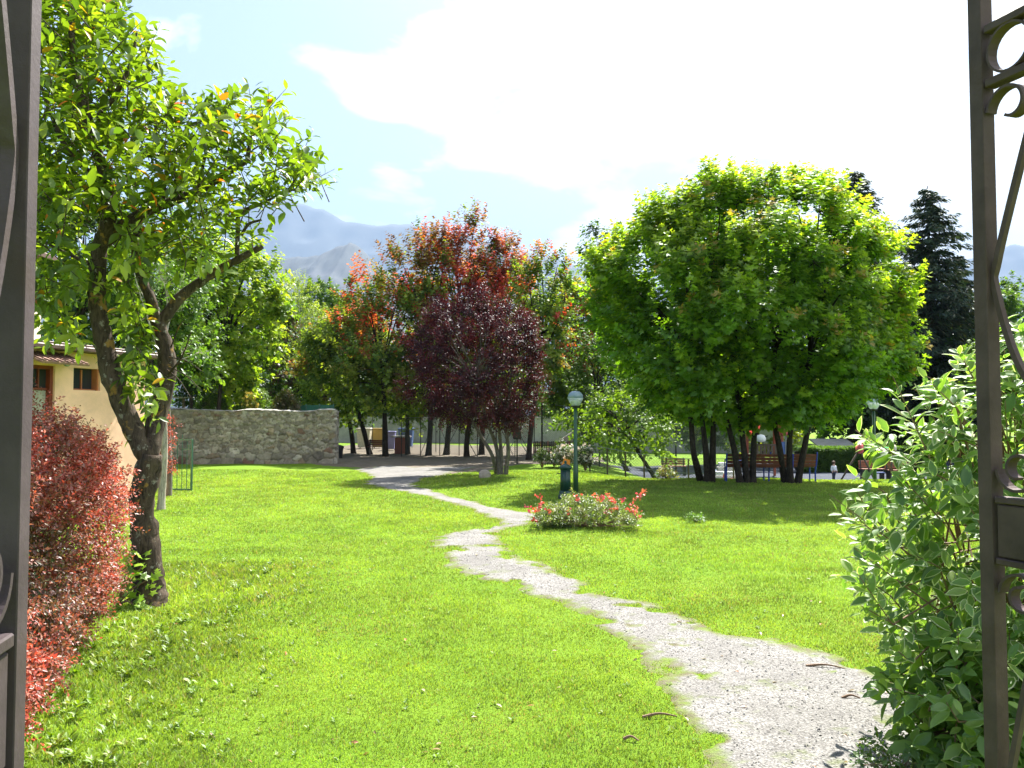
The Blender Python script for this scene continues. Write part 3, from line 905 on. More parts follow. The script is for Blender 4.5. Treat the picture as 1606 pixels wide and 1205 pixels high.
def stone_wall():
    r = np.random.default_rng(41); a = G(255, 728); e = G(524, 728)
    yb = 33.8; x0, x1 = a[0], e[0]; Hh = 2.22; th = .5
    L = x1 - x0; nx, nz = int((L + th) / .028), int(Hh / .028)
    u = np.linspace(0, L + th, nx); w = np.linspace(-.1, Hh, nz); U, Wz = np.meshgrid(u, w)
    # irregular coursed stones: jittered seeds, larger towards the bottom
    seeds = []; z = -.05
    while z < Hh + .1:
        h = r.uniform(.09, .17) * (1.6 if z < .5 else 1.0); x = -.2
        while x < L + th + .2:
            ww = h * r.uniform(.8, 2.4); seeds.append((x + ww / 2, z + h / 2 + r.normal() * .05, ww / 2, h / 2 * r.uniform(.75, 1.3))); x += ww
        z += h * .93
    seeds = np.array(seeds); col_s = pal(r, len(seeds), [(.30, .28, .23), (.36, .33, .27), (.24, .22, .19), (.28, .23, .17), (.40, .38, .33), (.20, .13, .10)], [.3, .25, .2, .08, .14, .03], .14)
    dep = r.uniform(-.02, .035, len(seeds))
    wx = (fbm(np.stack([U * 4, Wz * 4], -1), 3, 3) - .5) * .26; wz = (fbm(np.stack([U * 4 + 9, Wz * 4], -1), 3, 6) - .5) * .24
    Uu, Ww = U + wx, Wz + wz
    best = np.full(U.shape, 9e9); sec = np.full(U.shape, 9e9); bi = np.zeros(U.shape, int)
    for i, (sx, sz, hx, hz) in enumerate(seeds):
        m = (np.abs(Uu - sx) < hx + .4) & (np.abs(Ww - sz) < hz + .4)
        d = (np.abs(Uu[m] - sx) / hx) ** 2.1 + (np.abs(Ww[m] - sz) / hz) ** 2.1
        bm, sm_ = best[m], sec[m]
        nb = d < bm; sm_ = np.where(nb, bm, np.minimum(sm_, d)); b2 = bi[m]; b2[nb] = i
        best[m] = np.where(nb, d, bm); sec[m] = sm_; bi[m] = b2
    gap = np.clip((np.sqrt(np.minimum(sec, 9)) - np.sqrt(np.minimum(best, 9))) * 1.6, 0, 1)
    relief = .055 * (1 - np.exp(-gap * 3.5)) + dep[bi] * gap + (fbm(np.stack([U * 9, Wz * 9], -1), 4, 2) - .5) * .03
    mort = sm(.02, .20, gap)[..., None]
    c = .85 * col_s[bi] * mort * (.8 + .4 * fbm(np.stack([U * 14, Wz * 14], -1), 3, 4))[..., None] + np.array([.15, .14, .11]) * (1 - mort)
    topz = Hh + .03 * np.sin(U * 2.1) + (fbm(np.stack([U * 3, U * 0], -1), 3, 5) - .5) * .12 - .04 * U / L
    Z = np.minimum(Wz, topz)
    corner = np.clip(U - L, 0, None)
    X = x0 + np.minimum(U, L) + np.where(U > L, relief, 0) * 1.0; Y = yb + corner - np.where(U <= L, relief, 0)
    V = np.stack([X, Y, Z], -1).reshape(-1, 3); i = (np.arange(nz - 1)[:, None] * nx + np.arange(nx - 1)[None, :]).ravel()
    qd = np.stack([i, i + 1, i + 1 + nx, i + nx], -1)
    # top and back
    root = thing('stone_wall', 'old rubble stone wall at the far left end of the lawn', 'wall', ((x0 + x1) / 2, yb, 0))
    m = paint('rubble_stone', (1, 1, 1), .95, 0, .25, 6, .6, usecol=True, bdist=.01, spec=.2)
    mk('stonework', V, qd.ravel(), np.full(len(qd), 4), m, root, c.reshape(-1, 3), True, ((x0 + x1) / 2, yb, 0))
    xs = np.linspace(0, L, 120)
    tz = Hh + .03 * np.sin(xs * 2.1) + (fbm(np.stack([xs * 3, xs * 0], -1), 3, 5) - .5) * .12 - .04 * xs / L + .006
    Vt = np.concatenate([np.stack([x0 + xs, np.full(120, yb - .04), tz - .02], -1), np.stack([x0 + xs, np.full(120, yb + .2), tz + .03], -1),
                         np.stack([x0 + xs, np.full(120, yb + th), tz], -1), np.stack([x0 + xs, np.full(120, yb + th), tz * 0 - .1], -1)])
    f = [(k * 120 + j, k * 120 + j + 1, (k + 1) * 120 + j + 1, (k + 1) * 120 + j) for k in range(3) for j in range(119)]
    mk('capping', Vt, np.array(f).ravel(), np.full(len(f), 4), M['concrete'], root, None, True, ((x0 + x1) / 2, yb, 0))


stone_wall()


def green_gate():
    b = G(300, 770); a = G(258, 770); D = b[1]
    w = b[0] - a[0] + .05; g = thing('garden_gate', 'low dark green metal gate of thin bars beyond the red hedge', 'gate', (b[0], D, b[2]), math.pi - .12)
    t = .045
    m = M['teal_paint']; h = 1.34
    MB().box((0, 0, h / 2), (t, t, h), bev=.004).box((w, 0, h / 2), (t, t, h + .1), bev=.004).box((w / 2, 0, h - .02), (w, t * .8, .04)).box((w / 2, 0, .03), (w, t * .8, .04)).build('frame', m, g)
    for k in range(4): MB().tube([((k + 1) * w / 5, 0, .05), ((k + 1) * w / 5, 0, h + (.12 if k in (1, 2) else 0))], .009, 6).build('bar', m, g)
    MB().box((.13, 0, h - .27), (.22, .03, .03)).box((.06, 0, h - .2), (.06, .04, .12)).build('latch', m, g)


green_gate()


def buildings():
    # low annexe: long face runs away from the camera
    A = P(45, 600, 15.5); A[2] = 0
    d = np.array([.29, .957, 0]); ang = math.atan2(d[1], d[0]); n = np.array([d[1], -d[0], 0])
    L = 3.05; Wd = 4.0; H = 3.2; A = A - d * 1.8; L += 1.8
    g = thing('low_annexe', 'single storey cream plastered annexe with flat brown roof edge behind the red hedge', 'building', A, ang)
    # local: x along the face, y = into the building (left), z up
    mb = MB()
    x_d0, x_d1 = 1.86, 2.40; zd = 3.0 - .1           # door opening
    x_w0, x_w1 = 2.85, 3.55; zw0, zw1 = 2.45, 2.90   # window opening
    def wallpiece(xa, xb, za, zb): mb.box(((xa + xb) / 2, .15, (za + zb) / 2), (xb - xa, .3, zb - za))
    wallpiece(0, x_d0, 0, H); wallpiece(x_d0, x_d1, zd, H); wallpiece(x_d1, x_w0, 0, H); wallpiece(x_w0, x_w1, 0, zw0); wallpiece(x_w0, x_w1, zw1, H); wallpiece(x_w1, L, 0, H)
    mb.box((L - .15, Wd / 2 + .15, H / 2), (.3, Wd - .3, H)).box((.15, Wd / 2 + .15, H / 2), (.3, Wd - .3, H)).box((L / 2, Wd + .15, H / 2), (L, .3, H))
    mb.build('wall', M['plaster'], g)
    rf = MB().box((L / 2, Wd / 2, H + .07), (L + .5, Wd + .8, .12), bev=.01).build('roof', M['roof_edge'], g)
    MB().box((L / 2, -.42, H + .03), (L + .5, .1, .1), bev=.02).build('gutter', M['roof_edge'], rf)
    dr = MB().box(((x_d0 + x_d1) / 2, .14, 2.45), (x_d1 - x_d0 - .14, .05, .04)).box((x_d0 + .035, .12, 1.45), (.07, .14, 2.9)).box((x_d1 - .035, .12, 1.45), (.07, .14, 2.9)).box(((x_d0 + x_d1) / 2, .12, 2.865), (x_d1 - x_d0 - .14, .14, .07)).build('door', M['red_frame'], g)
    MB().box(((x_d0 + x_d1) / 2, .16, 2.65), (x_d1 - x_d0 - .14, .015, .36)).build('glass_pane', M['glass'], dr)
    MB().box(((x_d0 + x_d1) / 2, .16, 1.62), (x_d1 - x_d0 - .14, .02, 1.6)).build('door_panel', M['curtain'], dr)
    MB().box(((x_d0 + x_d1) / 2, .135, 2.65), (.035, .03, .36)).build('glazing_bar', M['red_frame'], dr)
    wn = MB().box(((x_w0 + x_w1) / 2, .2, (zw0 + zw1) / 2), (x_w1 - x_w0, .015, zw1 - zw0)).build('window', M['glass'], g)
    MB().box((x_w1 - .02, .12, (zw0 + zw1) / 2), (.04, .14, zw1 - zw0)).box(((x_w0 + x_w1) / 2, .15, zw0 + .015), (x_w1 - x_w0 - .04, .1, .03)).box(((x_w0 + x_w1) / 2 + .02, .175, (zw0 + zw1) / 2), (.03, .03, zw1 - zw0 - .06)).build('frame', M['shutter'], wn)
    MB().box(((x_w0 + x_w1) / 2, .215, (zw0 + zw1) / 2 - .07), (x_w1 - x_w0 - .02, .008, .26)).build('curtain', M['curtain'], wn)
    # tiled canopy over the door
    cn = MB().box((2.05, -.30, 3.02), (1.1, .7, .04), rx=.32)
    for k in range(8): cn.box((1.56 + k * .14, -.30, 3.045), (.06, .7, .04), rx=.32)
    cn.build('canopy', M['roof_tile'], g)
    wl = thing('wall_lamp', 'round bulkhead lamp on the cream wall above the hedge', 'lamp', tuple(A + d * 2.66 + n * .0 + np.array([0, 0, 3.0])), ang)
    # local y negative is outward
    q = [(.09, 0), (.095, .03), (.08, .06), (.05, .085), (.0, .09)]
    aa = np.linspace(0, 2 * pi, 17)
    MB().tube([(0, -.0, 0), (0, -.035, 0)], .095, 16).build('housing', M['grey_metal'], wl)
    MB().tube([(0, -.035, 0), (0, -.06, 0), (0, -.085, 0), (0, -.095, 0)], [.078, .072, .05, .02], 16).build('lens', M['white_plastic'], wl, smooth=True)
    # tall house behind
    h = thing('tall_house', 'tall pale house with orange brown shutters behind the low annexe at far left', 'building', (-13.12, 20, 0))
    MB().box((-3, 1.5, 3.1), (6, 3, 6.2)).build('wall', M['plaster_white'], h)
    MB().box((-3, 1.5, 6.3), (6.9, 4.0, .16), bev=.02).build('roof', M['roof_edge'], h)
    for (yy, zz) in ((.2, 5.2), (2.35, 5.2), (.2, 3.9), (2.35, 3.9)):
        MB().box((.025, yy, zz), (.05, .42, 1.05)).build('shutter', M['shutter'], h)
    for zz in (5.2, 3.9):
        MB().box((.012, 1.27, zz), (.03, 1.0, 1.05)).build('window', M['glass'], h)
    MB().box((.07, 1.27, 4.5), (.16, 2.9, .1)).build('cornice', M['plaster_white'], h)


buildings()

# === PART 5: trees
GR = [(.055, .12, .012), (.085, .165, .014), (.11, .20, .016), (.045, .095, .012)]


def big_maples():
    C = P(1170, 468, 24.6); C = np.array([C[0], C[1], 5.2]); Rd = np.array([4.5, 4.2, 3.75])
    r = np.random.default_rng(51)
    bc, br = ellip_boughs(r, C, Rd, 210, .72, zmin=2.0, inner=.18, shell=.86, lump=.09)
    e_ = np.linalg.norm((bc - C) / Rd, axis=1, keepdims=True); bc = C + (bc - C) * np.minimum(1, .93 / e_)
    bc[:, 2] = np.minimum(bc[:, 2], 8.25 - .16 * np.abs(bc[:, 0] - C[0] - .3) ** 1.6)
    # lower skirts dip at the right
    tr = [G(1110, 756), G(1172, 757), G(1240, 758), G(1088, 752)]
    foot = [[(1110, 756), (1106, 700), (1098, 640), (1080, 560)], [(1172, 757), (1166, 700), (1160, 650), (1150, 560)],
            [(1240, 758), (1238, 700), (1245, 650), (1270, 560)]]
    ext = [[[(1116, 756), (1118, 690), (1120, 630), (1125, 540)], [(1100, 754), (1087, 705), (1083, 655), (1062, 590)]],
           [[(1180, 757), (1182, 700), (1186, 650), (1195, 550)], [(1162, 757), (1150, 700), (1138, 650), (1120, 570)]],
           [[(1232, 757), (1222, 700), (1214, 650), (1215, 550)], [(1250, 758), (1262, 700), (1275, 650), (1310, 570)]]]
    own = np.argmin(np.abs(bc[:, None, 0] - np.array([C[0] - 2.2, C[0] - .1, C[0] + 2.3])[None]) + r.normal(size=(210, 3)) * .5, 1)
    labels = ['leafy green maple with three dark stems on the left of the big dense clump',
              'leafy green maple with a cluster of dark stems in the middle of the big clump',
              'leafy green maple spreading to the right of the big clump by the blue benches']
    def colf(r, p, t, idx, SP_):
        n = len(SP_)
        c = pal(r, n, [(.09, .185, .015), (.14, .26, .018), (.20, .34, .02), (.28, .40, .025)], [.25, .33, .27, .15], .1)[idx]
        c = c * r.uniform(.8, 1.2, (len(p), 1))
        # new growth near shoot tips of the upper and outer crown is yellow-green to amber
        e = np.linalg.norm((SP_ - C) / Rd, axis=1); hi = sm(3.2, 6.5, SP_[:, 2] + .25 * (SP_[:, 0] - C[0])) * sm(.7, 1.0, e)
        q = (hi[idx] * np.clip((t - .25) / .75, 0, 1) * .85)[:, None]
        c = c * (1 - q) + np.array([.42, .46, .04]) * q
        am = (r.random(n) < .09)[idx] & (t > .6) & (hi[idx] > .1); c[am] = np.array([.34, .24, .04]) * r.uniform(.8, 1.2, (am.sum(), 1))
        return c
    for i in range(3):
        D = [24.2, 24.0, 24.1][i]
        st = []
        for f in [foot[i]] + ext[i]:
            st.append([G(*f[0]) + (0, 0, -.12)] + [P(x, y, D + .1 * k + (0.5 if f is not foot[i] else 0) * k * .4) for k, (x, y) in enumerate(f[1:])])
        m = own == i
        tree('maple_tree', labels[i], 'tree', tr[i], bc[m], br[m], C, seed=52 + i, shoots=26, k=18, L=.55, size=.19, tmpl='maple', up=.7, out=.45,
             colf=colf, mat=M['leaf_maple'], trunk_r=.10, trunk_pts=st, limb_r=.045, group='green maples of the big clump', bark=M['bark'])


big_maples()


def plum():
    b = G(788, 745); C = P(750, 575, b[1]); C[2] = 3.72
    r = np.random.default_rng(61)
    bc, br = ellip_boughs(r, C, (2.0, 1.9, 2.2), 62, .55, zmin=1.75, inner=.25, shell=.82, lump=.10)
    D = b[1]
    st = []
    for f in ([(780, 744), (772, 715), (752, 680), (728, 640)], [(786, 745), (786, 712), (782, 670), (775, 620)], [(793, 745), (797, 705), (794, 665), (800, 610)], [(784, 745), (778, 700), (762, 655), (750, 600)]):
        st.append([G(*f[0]) + (0, 0, -.1)] + [P(x, y, D + .12 * (k - 1) * (-1) ** len(st)) for k, (x, y) in enumerate(f[1:])])
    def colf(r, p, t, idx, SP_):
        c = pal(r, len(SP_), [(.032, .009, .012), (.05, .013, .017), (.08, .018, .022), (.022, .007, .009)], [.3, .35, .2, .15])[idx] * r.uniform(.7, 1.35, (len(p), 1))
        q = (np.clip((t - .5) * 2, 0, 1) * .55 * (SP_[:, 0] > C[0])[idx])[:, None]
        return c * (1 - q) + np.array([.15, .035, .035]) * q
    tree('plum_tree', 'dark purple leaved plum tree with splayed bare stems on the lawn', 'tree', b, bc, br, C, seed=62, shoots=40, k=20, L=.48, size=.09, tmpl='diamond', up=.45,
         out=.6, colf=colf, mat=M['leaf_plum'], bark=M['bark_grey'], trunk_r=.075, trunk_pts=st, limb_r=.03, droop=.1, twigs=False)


plum()


def autumn(amount):
    def f(r, p, t, idx, SP_):
        n = len(SP_); c = pal(r, n, [(.08, .145, .02), (.15, .22, .03), (.23, .28, .04)], None, .1)
        q = fbm(SP_ * .75, 3, 90)
        zt = SP_[:, 2]
        red = sm(.545, .635, q + amount * .12 * (zt - 6) / 3 + r.normal(size=n) * .05) * sm(3.5, 5.5, zt)
        rc = pal(r, n, [(.62, .045, .05), (.64, .13, .07), (.50, .04, .06), (.28, .05, .07)], [.35, .25, .25, .15])
        dk = (sm(8.4, 9.6, zt) * (r.random(n) < .55))
        rc = rc * (1 - dk[:, None]) + np.array([.17, .06, .06]) * dk[:, None]
        red = np.maximum(red * .85, dk * .8)
        c = c * (1 - red[:, None]) + rc * red[:, None]
        return c[idx] * r.uniform(.75, 1.25, (len(p), 1))
    return f


def far_tree(label, px, py_base, D, crown, *, nb=36, br=None, seed=1, size=.16, colf, name='maple_tree', mat=None, group=None, tr=.11, shoots=18, k=15, L=.7,
             up=.5, tmpl='maple5', bark=None, inner=.3, depth=None, zminp=None, droop=.3, cat='tree', lump=.1):
    """crown=(cx,cy,rx,ry) in photograph pixels, at distance D"""
    cx, cy, rx, ry = crown
    C = P(cx, cy, D); Rd = np.array([rx, (depth or rx) * 1.0, ry]) * D / F
    bx = P(px, py_base, D)[0]; base = np.array([bx, D, float(T(bx, D))])
    r = np.random.default_rng(seed)
    br = br or Rd.mean() * .30
    bc, bb = ellip_boughs(r, C, Rd, nb, br, zmin=(P(0, zminp, D)[2] if zminp else None), inner=inner, shell=.82, lump=lump)
    C2 = np.array([C[0], C[1], max(C[2] - Rd[2] * .3, base[2] + 1.0)])
    return tree(name, label, cat, base, bc, bb, C, seed=seed + 1, shoots=shoots, k=k, L=L, size=size, tmpl=tmpl, up=up, out=.5, colf=colf,
                mat=mat or M['leaf_far'], bark=bark or M['bark'], trunk_r=tr, limb_r=.05, group=group, twigs=False, droop=droop)


AUG = 'autumn maples in front of the playground fence'
for a in [
    ('red tipped maple with a thin trunk nearest the stone wall', 555, 709, 44, (540, 585, 62, 75), 1, .1),
    ('orange leaved maple second from the stone wall', 581, 709, 43.5, (545, 545, 48, 68), 2, 1.0),
    ('green maple with dark trunk beside the slatted playground bench', 605, 716, 40.5, (600, 530, 78, 110), 3, .6),
    ('tall maple with scarlet and dark red top above the others', 672, 715, 41.0, (672, 478, 68, 132), 4, .8),
    ('bushy low maple between the two stoutest trunks', 640, 712, 43.0, (640, 600, 70, 60), 5, -.2),
    ('yellow green topped maple directly behind the purple plum', 700, 716, 41.5, (722, 455, 62, 115), 6, .35),
    ('stout trunked maple with crown hidden behind the purple plum', 732, 716, 40.0, (745, 590, 85, 70), 7, .0),
    ('scarlet shouldered maple rising right of the tall one', 755, 717, 42.0, (782, 470, 48, 95), 8, 1.2),
]:
    far_tree(a[0], a[1], a[2], a[3], a[4], seed=100 + a[5] * 3, colf=autumn(a[6]), group=AUG, nb=40, tr=.15, up=.95, L=.9)
far_tree('slim maple with green and orange leaves just left of the lamp post', 829, 722, 37, (850, 500, 48, 108), seed=140, colf=autumn(.5), group=AUG, nb=32, tr=.13, size=.15)
far_tree('loose green maple with orange flecks behind the lamp globe', 905, 720, 44, (893, 530, 48, 105), seed=143, colf=autumn(.45), group=AUG, nb=34, tr=.12)

YG = greens([(.20, .25, .03), (.25, .30, .05), (.15, .21, .03)])
MG = greens([(.08, .15, .02), (.12, .20, .03), (.06, .12, .02)], (.16, .22, .03), .4)
DG = greens([(.03, .065, .012), (.045, .085, .015), (.025, .05, .015)])
LG = greens([(.20, .30, .03), (.27, .36, .03), (.13, .22, .02)], (.38, .42, .04), .7)

far_tree('light lime green tree glowing behind the left fruit tree', 345, 690, 36, (352, 490, 80, 125), name='lime_tree', seed=150, colf=LG, nb=50, size=.21, tmpl='maple5', tr=.12)
far_tree('dark evergreen with narrow crown behind the fork of the left fruit tree', 298, 700, 35.5, (300, 500, 34, 120), name='evergreen_tree', seed=153, colf=DG, nb=30, size=.2, tmpl='diamond', tr=.10)
far_tree('dense mid green tree left of the stone wall', 255, 700, 30, (235, 470, 95, 150), name='broadleaf_tree', seed=156, colf=MG, nb=46, size=.16, tr=.14)
far_tree('dark green tree seen between the fruit tree limbs and the cream annexe', 110, 690, 33, (120, 440, 110, 150), name='broadleaf_tree', seed=159, colf=DG, nb=46, size=.18, tr=.14)
far_tree('dark leaved tree with bronze tinge over the left part of the stone wall', 400, 690, 46, (395, 545, 62, 90), name='broadleaf_tree', seed=162, colf=greens([(.045, .085, .015), (.075, .13, .02), (.09, .06, .035)]), nb=40, size=.2, tr=.14)
far_tree('yellow green birch rising left of the orange maple', 470, 690, 58, (472, 520, 34, 88), name='birch_tree', seed=165, colf=YG, nb=36, size=.17, tmpl='diamond', tr=.10, bark=M['bark_pale'], droop=.9, up=.1)
far_tree('pale green birch with a slender top just left of the yellow one', 445, 690, 62, (440, 555, 28, 75), name='birch_tree', seed=168, colf=YG, nb=28, size=.18, tmpl='diamond', tr=.10, bark=M['bark_pale'], droop=.9, up=.1)
far_tree('round dark green tree on the skyline beside the small blue peak', 520, 690, 75, (525, 500, 50, 70), name='broadleaf_tree', seed=171, colf=MG, nb=34, size=.26, tr=.2)
far_tree('bushy olive green tree above the right end of the stone wall', 490, 690, 50, (478, 600, 45, 48), name='broadleaf_tree', seed=174, colf=greens([(.08, .10, .02), (.06, .09, .02), (.11, .08, .035)]), nb=30, size=.2, tr=.12)
far_tree('rounded deep green tree low above the middle of the stone wall', 340, 690, 40, (345, 600, 52, 46), name='broadleaf_tree', seed=177, colf=DG, nb=34, size=.16, tr=.12)
far_tree('tall green tree behind the left edge of the big maple clump', 925, 715, 48, (950, 470, 55, 110), name='broadleaf_tree', seed=180, colf=greens([(.05, .10, .015), (.07, .13, .02)], (.12, .19, .03), .5), nb=38, size=.2, tr=.15)
far_tree('low light green tree with airy layered branches beside the tall lamp', 1035, 738, 33, (985, 660, 88, 48), name='broadleaf_tree', seed=183, colf=greens([(.12, .19, .02), (.17, .25, .025), (.08, .14, .02)]), nb=34, br=.55, size=.13, tr=.10, up=.1, inner=.35, shoots=12, k=12, droop=.4)
far_tree('spreading green tree filling the gap behind the tall lamp', 985, 725, 40, (935, 610, 70, 70), name='broadleaf_tree', seed=186, colf=greens([(.07, .13, .02), (.10, .17, .02)]), nb=36, size=.15, tr=.12)
far_tree('yellow leaved tree glimpsed between the maple clump stems', 1200, 735, 46, (1185, 640, 90, 62), name='broadleaf_tree', seed=189, colf=greens([(.17, .23, .02), (.24, .26, .03), (.12, .19, .02)]), nb=36, size=.18, tr=.12)
far_tree('small green tree behind the left stems of the maple clump', 1110, 735, 44, (1100, 640, 60, 60), name='broadleaf_tree', seed=191, colf=MG, nb=30, size=.17, tr=.12)
far_tree('dark tree overhanging the clipped hedge behind the swing frame', 1330, 735, 50, (1340, 610, 95, 75), name='broadleaf_tree', seed=194, colf=DG, nb=44, size=.22, tr=.2)
far_tree('very dark tree right of the second lamp post', 1450, 735, 52, (1455, 620, 90, 90), name='broadleaf_tree', seed=197, colf=DG, nb=44, size=.22, tr=.2)
far_tree('mid green skyline tree just left of the right gate post', 1525, 735, 60, (1560, 545, 40, 85), name='broadleaf_tree', seed=200, colf=MG, nb=36, size=.25, tr=.2)
far_tree('yellow green leafy tree behind the top of the variegated shrub', 1530, 735, 34, (1556, 590, 28, 50), name='broadleaf_tree', seed=203, colf=greens([(.12, .19, .02), (.08, .15, .02)]), nb=30, size=.17, tr=.12)
far_tree('distant broad green tree seen through the right gate bars', 1600, 735, 66, (1620, 520, 70, 90), name='broadleaf_tree', seed=206, colf=MG, nb=34, size=.28, tr=.2)
# far treeline closing the view behind fences
r_ = np.random.default_rng(300)
TL = [('leftmost', 560, 640, 80), ('second from the left', 640, 645, 78), ('third from the left', 715, 640, 82), ('fourth from the left', 800, 640, 76), ('fifth from the left', 880, 630, 80),
      ('sixth from the left', 970, 630, 78), ('seventh from the left', 1070, 625, 80), ('eighth from the left', 1180, 630, 78), ('ninth from the left', 1290, 620, 82), ('tenth from the left', 1400, 615, 80),
      ('rightmost', 1500, 620, 82), ('far left end', 180, 600, 80)]
for i, (w, x, y, d) in enumerate(TL):
    far_tree('dark rounded tree of the distant belt, ' + w + ' of the belt', x, 690, d, (x, y, 72, 62), name='broadleaf_tree', seed=301 + 3 * i, colf=DG if i % 3 else MG, nb=30, size=.38, tr=.2,
             group='distant tree belt', shoots=14, k=11, L=1.0)


def spruce(label, px, D, ytop, ybot, wpx, seed):
    r = np.random.default_rng(seed); x = P(px, 650, D)[0]; zt = P(px, ytop, D)[2]; zb = P(px, ybot, D)[2]; R0 = 1.8 * wpx * D / F
    b = np.array([x, D, float(T(x, D))]); root = thing('spruce_tree', label, 'tree', b, 0, 'spruces behind the park')
    mb = MB(); mb.tube([b + (0, 0, -.1), b + (0, 0, (zt - b[2]) * .5), (x, D, zt)], [.28, .17, .02], 9)
    Pq, Dq, Nq, Sq = [], [], [], []
    z = zb
    while z < zt - .1:
        f = (zt - z) / (zt - zb); Rr = R0 * (f ** .62) * (.75 + .5 * r.random())
        nb = 6 + int(4 * f)
        for j in range(nb):
            a = r.random() * 2 * pi; Lb = Rr * r.uniform(.65, 1.15)
            tip = np.array([math.cos(a) * Lb, math.sin(a) * Lb, -.22 * Lb + .15 * Lb * (1 - f)])
            o = np.array([x, D, z]); mid = o + tip * .5 + (0, 0, -.04 * Lb)
            mb.tube([o, mid, o + tip + (0, 0, .06 * Lb)], [.04, .025, .008], 4, cap=False)
            n = int(16 + 52 * Lb); t = r.random(n) ** .7
            p = o + t[:, None] * tip + r.normal(size=(n, 3)) * (.05 + .06 * Lb) * (1, 1, .5)
            sd = np.array([-math.sin(a), math.cos(a), 0]); sg = r.choice([-1, 1], n)[:, None]
            Pq.append(p); Dq.append(nrm(tip)[None] * .8 + sd * sg * r.uniform(.2, 1, (n, 1)) + np.array([0, 0, -.45]) * r.uniform(.3, 1.5, (n, 1)))
            Nq.append(np.array([0, 0, 1.]) + r.normal(size=(n, 3)) * .5); Sq.append(r.uniform(.28, .6, n) * (.6 + .4 * f))
        z += (.18 + .22 * f) * 1.1
    p = np.concatenate(Pq); c = pal(r, len(p), [(.035, .06, .035), (.05, .075, .035), (.025, .045, .03), (.07, .07, .04)], None, .15)
    mb.build('trunk', M['bark'], root, smooth=True, off=b)
    leaves('crown', p, np.concatenate(Dq), np.concatenate(Nq), np.concatenate(Sq), 'needle', c, M['needle'], root, b)


spruce('tall dark spruce standing clear on the skyline between the maple clump and right gate post', 1462, 50, 292, 640, 60, 71)
spruce('spruce whose tip alone shows over the right shoulder of the maple clump', 1346, 56, 268, 640, 60, 73)
spruce('slim dark spruce pressed against the right side of the tall one', 1508, 58, 400, 650, 40, 75)


def second_trunk():
    b = G(252, 800); r = np.random.default_rng(81); D = b[1]
    C = P(250, 560, D)
    bc = np.array([P(r.uniform(205, 320), r.uniform(400, 600), D + r.normal() * .6) for _ in range(18)])
    tree('young_tree', 'pale slender trunk just behind the fruit tree at the lawn edge', 'tree', b, bc, np.full(18, .3), C, seed=82, shoots=9, k=9, L=.4, size=.09, tmpl='oval', colf=MG,
         bark=M['bark_pale'], trunk_r=.085, trunk_pts=[b + (0, 0, -.1), P(256, 740, D), P(258, 680, D), P(252, 560, D)], limb_r=.02)
    b = G(264, 778); D = b[1]
    mb = MB(); root = thing('bare_trunk', 'short brown trunk wrapped by red barberry sprays beside the green gate', 'tree', b)
    mb.tube(spline([b + (0, 0, -.1), P(264, 740, D), P(263, 690, D), P(262, 640, D), P(264, 560, D)], 5), np.linspace(.10, .06, 21), 10, jit=.4); mb.build('trunk', M['bark_grey'], root, smooth=True, off=b)
    n = 90; sp_ = np.array([P(r.uniform(250, 274), r.uniform(650, 745), D - r.uniform(.15, .35)) for _ in range(n)])
    p, d, nn, s, t, idx = shoot_leaves(r, sp_, rdir(r, n), np.full(n, .2), 12, .05)
    leaves('climbing_foliage', p, d, nn, s, 'diamond', pal(r, len(p), [(.35, .06, .05), (.42, .12, .08), (.15, .08, .05)]), M['leaf_red'], root, b)


second_trunk()

